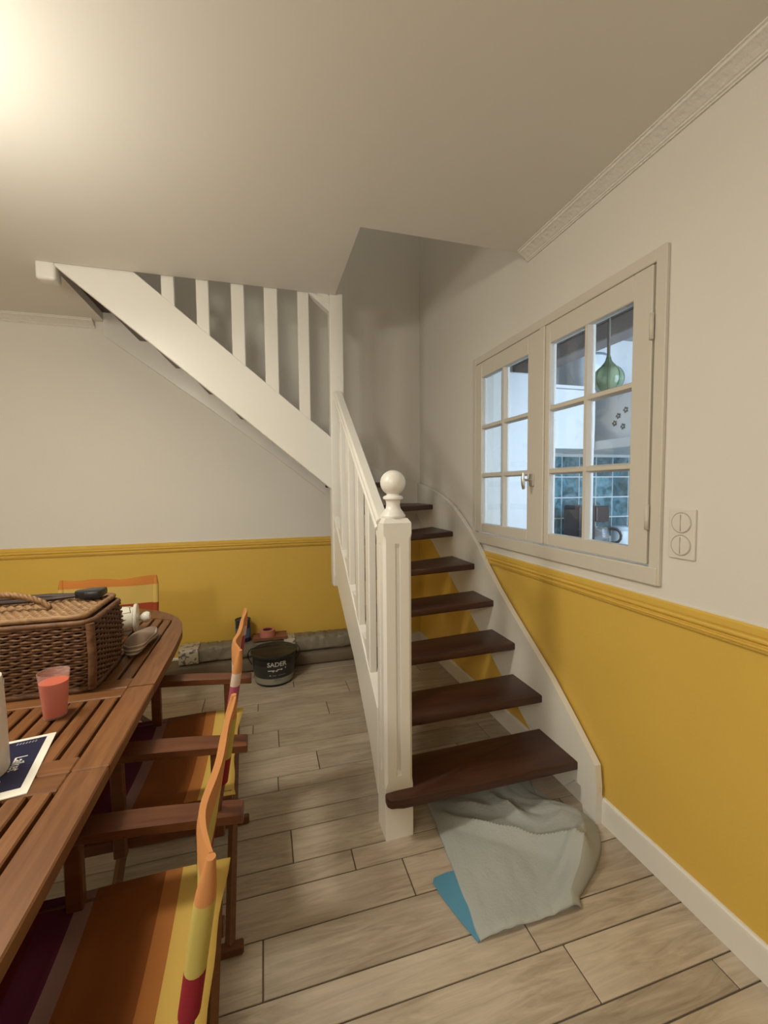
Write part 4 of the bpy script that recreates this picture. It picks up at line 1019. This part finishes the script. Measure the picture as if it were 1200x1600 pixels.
# coffee maker
cm = thing('coffee_maker', 'black drip coffee maker on the kitchen worktop', 'coffee maker', (0.92, 2.42, 0.895))
bp_ = plain('coffee_black', (0.03, 0.022, 0.024), 0.3)
boxobj('base', (0.79, 2.33, 0.896), (1.06, 2.56, 0.925), bp_, cm, 0.008, 2)
boxobj('water_tank', (0.79, 2.40, 0.926), (0.93, 2.56, 1.200), bp_, cm, 0.014, 2)
boxobj('brew_head', (0.931, 2.40, 1.085), (1.045, 2.52, 1.195), bp_, cm, 0.010, 2)
boxobj('chrome_strip', (0.868, 2.397, 0.97), (0.885, 2.3995, 1.18), M['metal'], cm)
bm = B(); add_lathe(bm, [(0, 0), (0.055, 0), (0.062, 0.03), (0.058, 0.08), (0.045, 0.11), (0.047, 0.12)], (1.0, 2.44, 0.926), 28); car = obj('carafe', bm, plain('carafe_glass', (0.55, 0.6, 0.62), 0.05, 0, 0.5, 0.8), cm, 40)
bm = B(); add_tube(bm, [(1.04, 2.40, 1.030), (1.060, 2.387, 1.037), (1.080, 2.374, 1.032), (1.096, 2.364, 1.015), (1.104, 2.360, 0.990), (1.102, 2.361, 0.965), (1.090, 2.368, 0.946), (1.072, 2.380, 0.938), (1.05, 2.395, 0.938)], 0.009, 8); obj('carafe_handle', bm, M['black'], car, 50)
# jar and dark canister on the worktop
kj = thing('glass_jar', 'small pale lidded glass jar beside the coffee maker', 'jar', (1.2, 2.45, 0.895))
bm = B(); add_lathe(bm, [(0, 0), (0.060, 0), (0.063, 0.01), (0.063, 0.10), (0.058, 0.11), (0.058, 0.12)], (1.215, 2.47, 0.896), 28); obj('jar_body', bm, plain('cloudy_glass', (0.62, 0.68, 0.72), 0.3), kj, 40)
bm = B(); add_lathe(bm, [(0.062, 0.118), (0.064, 0.122), (0.064, 0.142), (0.058, 0.146), (0, 0.146)], (1.215, 2.47, 0.896), 28); obj('jar_lid', bm, plain('jar_lid_blue', (0.50, 0.60, 0.66), 0.35), kj, 40)
kc = thing('dark_canister', 'dark cylindrical canister at the right side of the kitchen worktop', 'canister', (1.42, 2.42, 0.895))
bm = B(); add_lathe(bm, [(0, 0), (0.055, 0), (0.056, 0.01), (0.056, 0.19), (0.052, 0.195), (0, 0.195)], (1.40, 2.42, 0.896), 28); obj('canister_body', bm, plain('plum_dark', (0.04, 0.02, 0.03), 0.35), kc, 40)
bm = B(); add_lathe(bm, [(0.058, 0.190), (0.059, 0.205), (0.03, 0.215), (0.012, 0.217), (0.012, 0.235), (0, 0.237)], (1.40, 2.42, 0.896), 28); obj('canister_lid', bm, plain('plum_lid', (0.03, 0.02, 0.025), 0.3), kc, 40)

for o in bpy.data.objects:
    if '_local' in o: del o['_local']
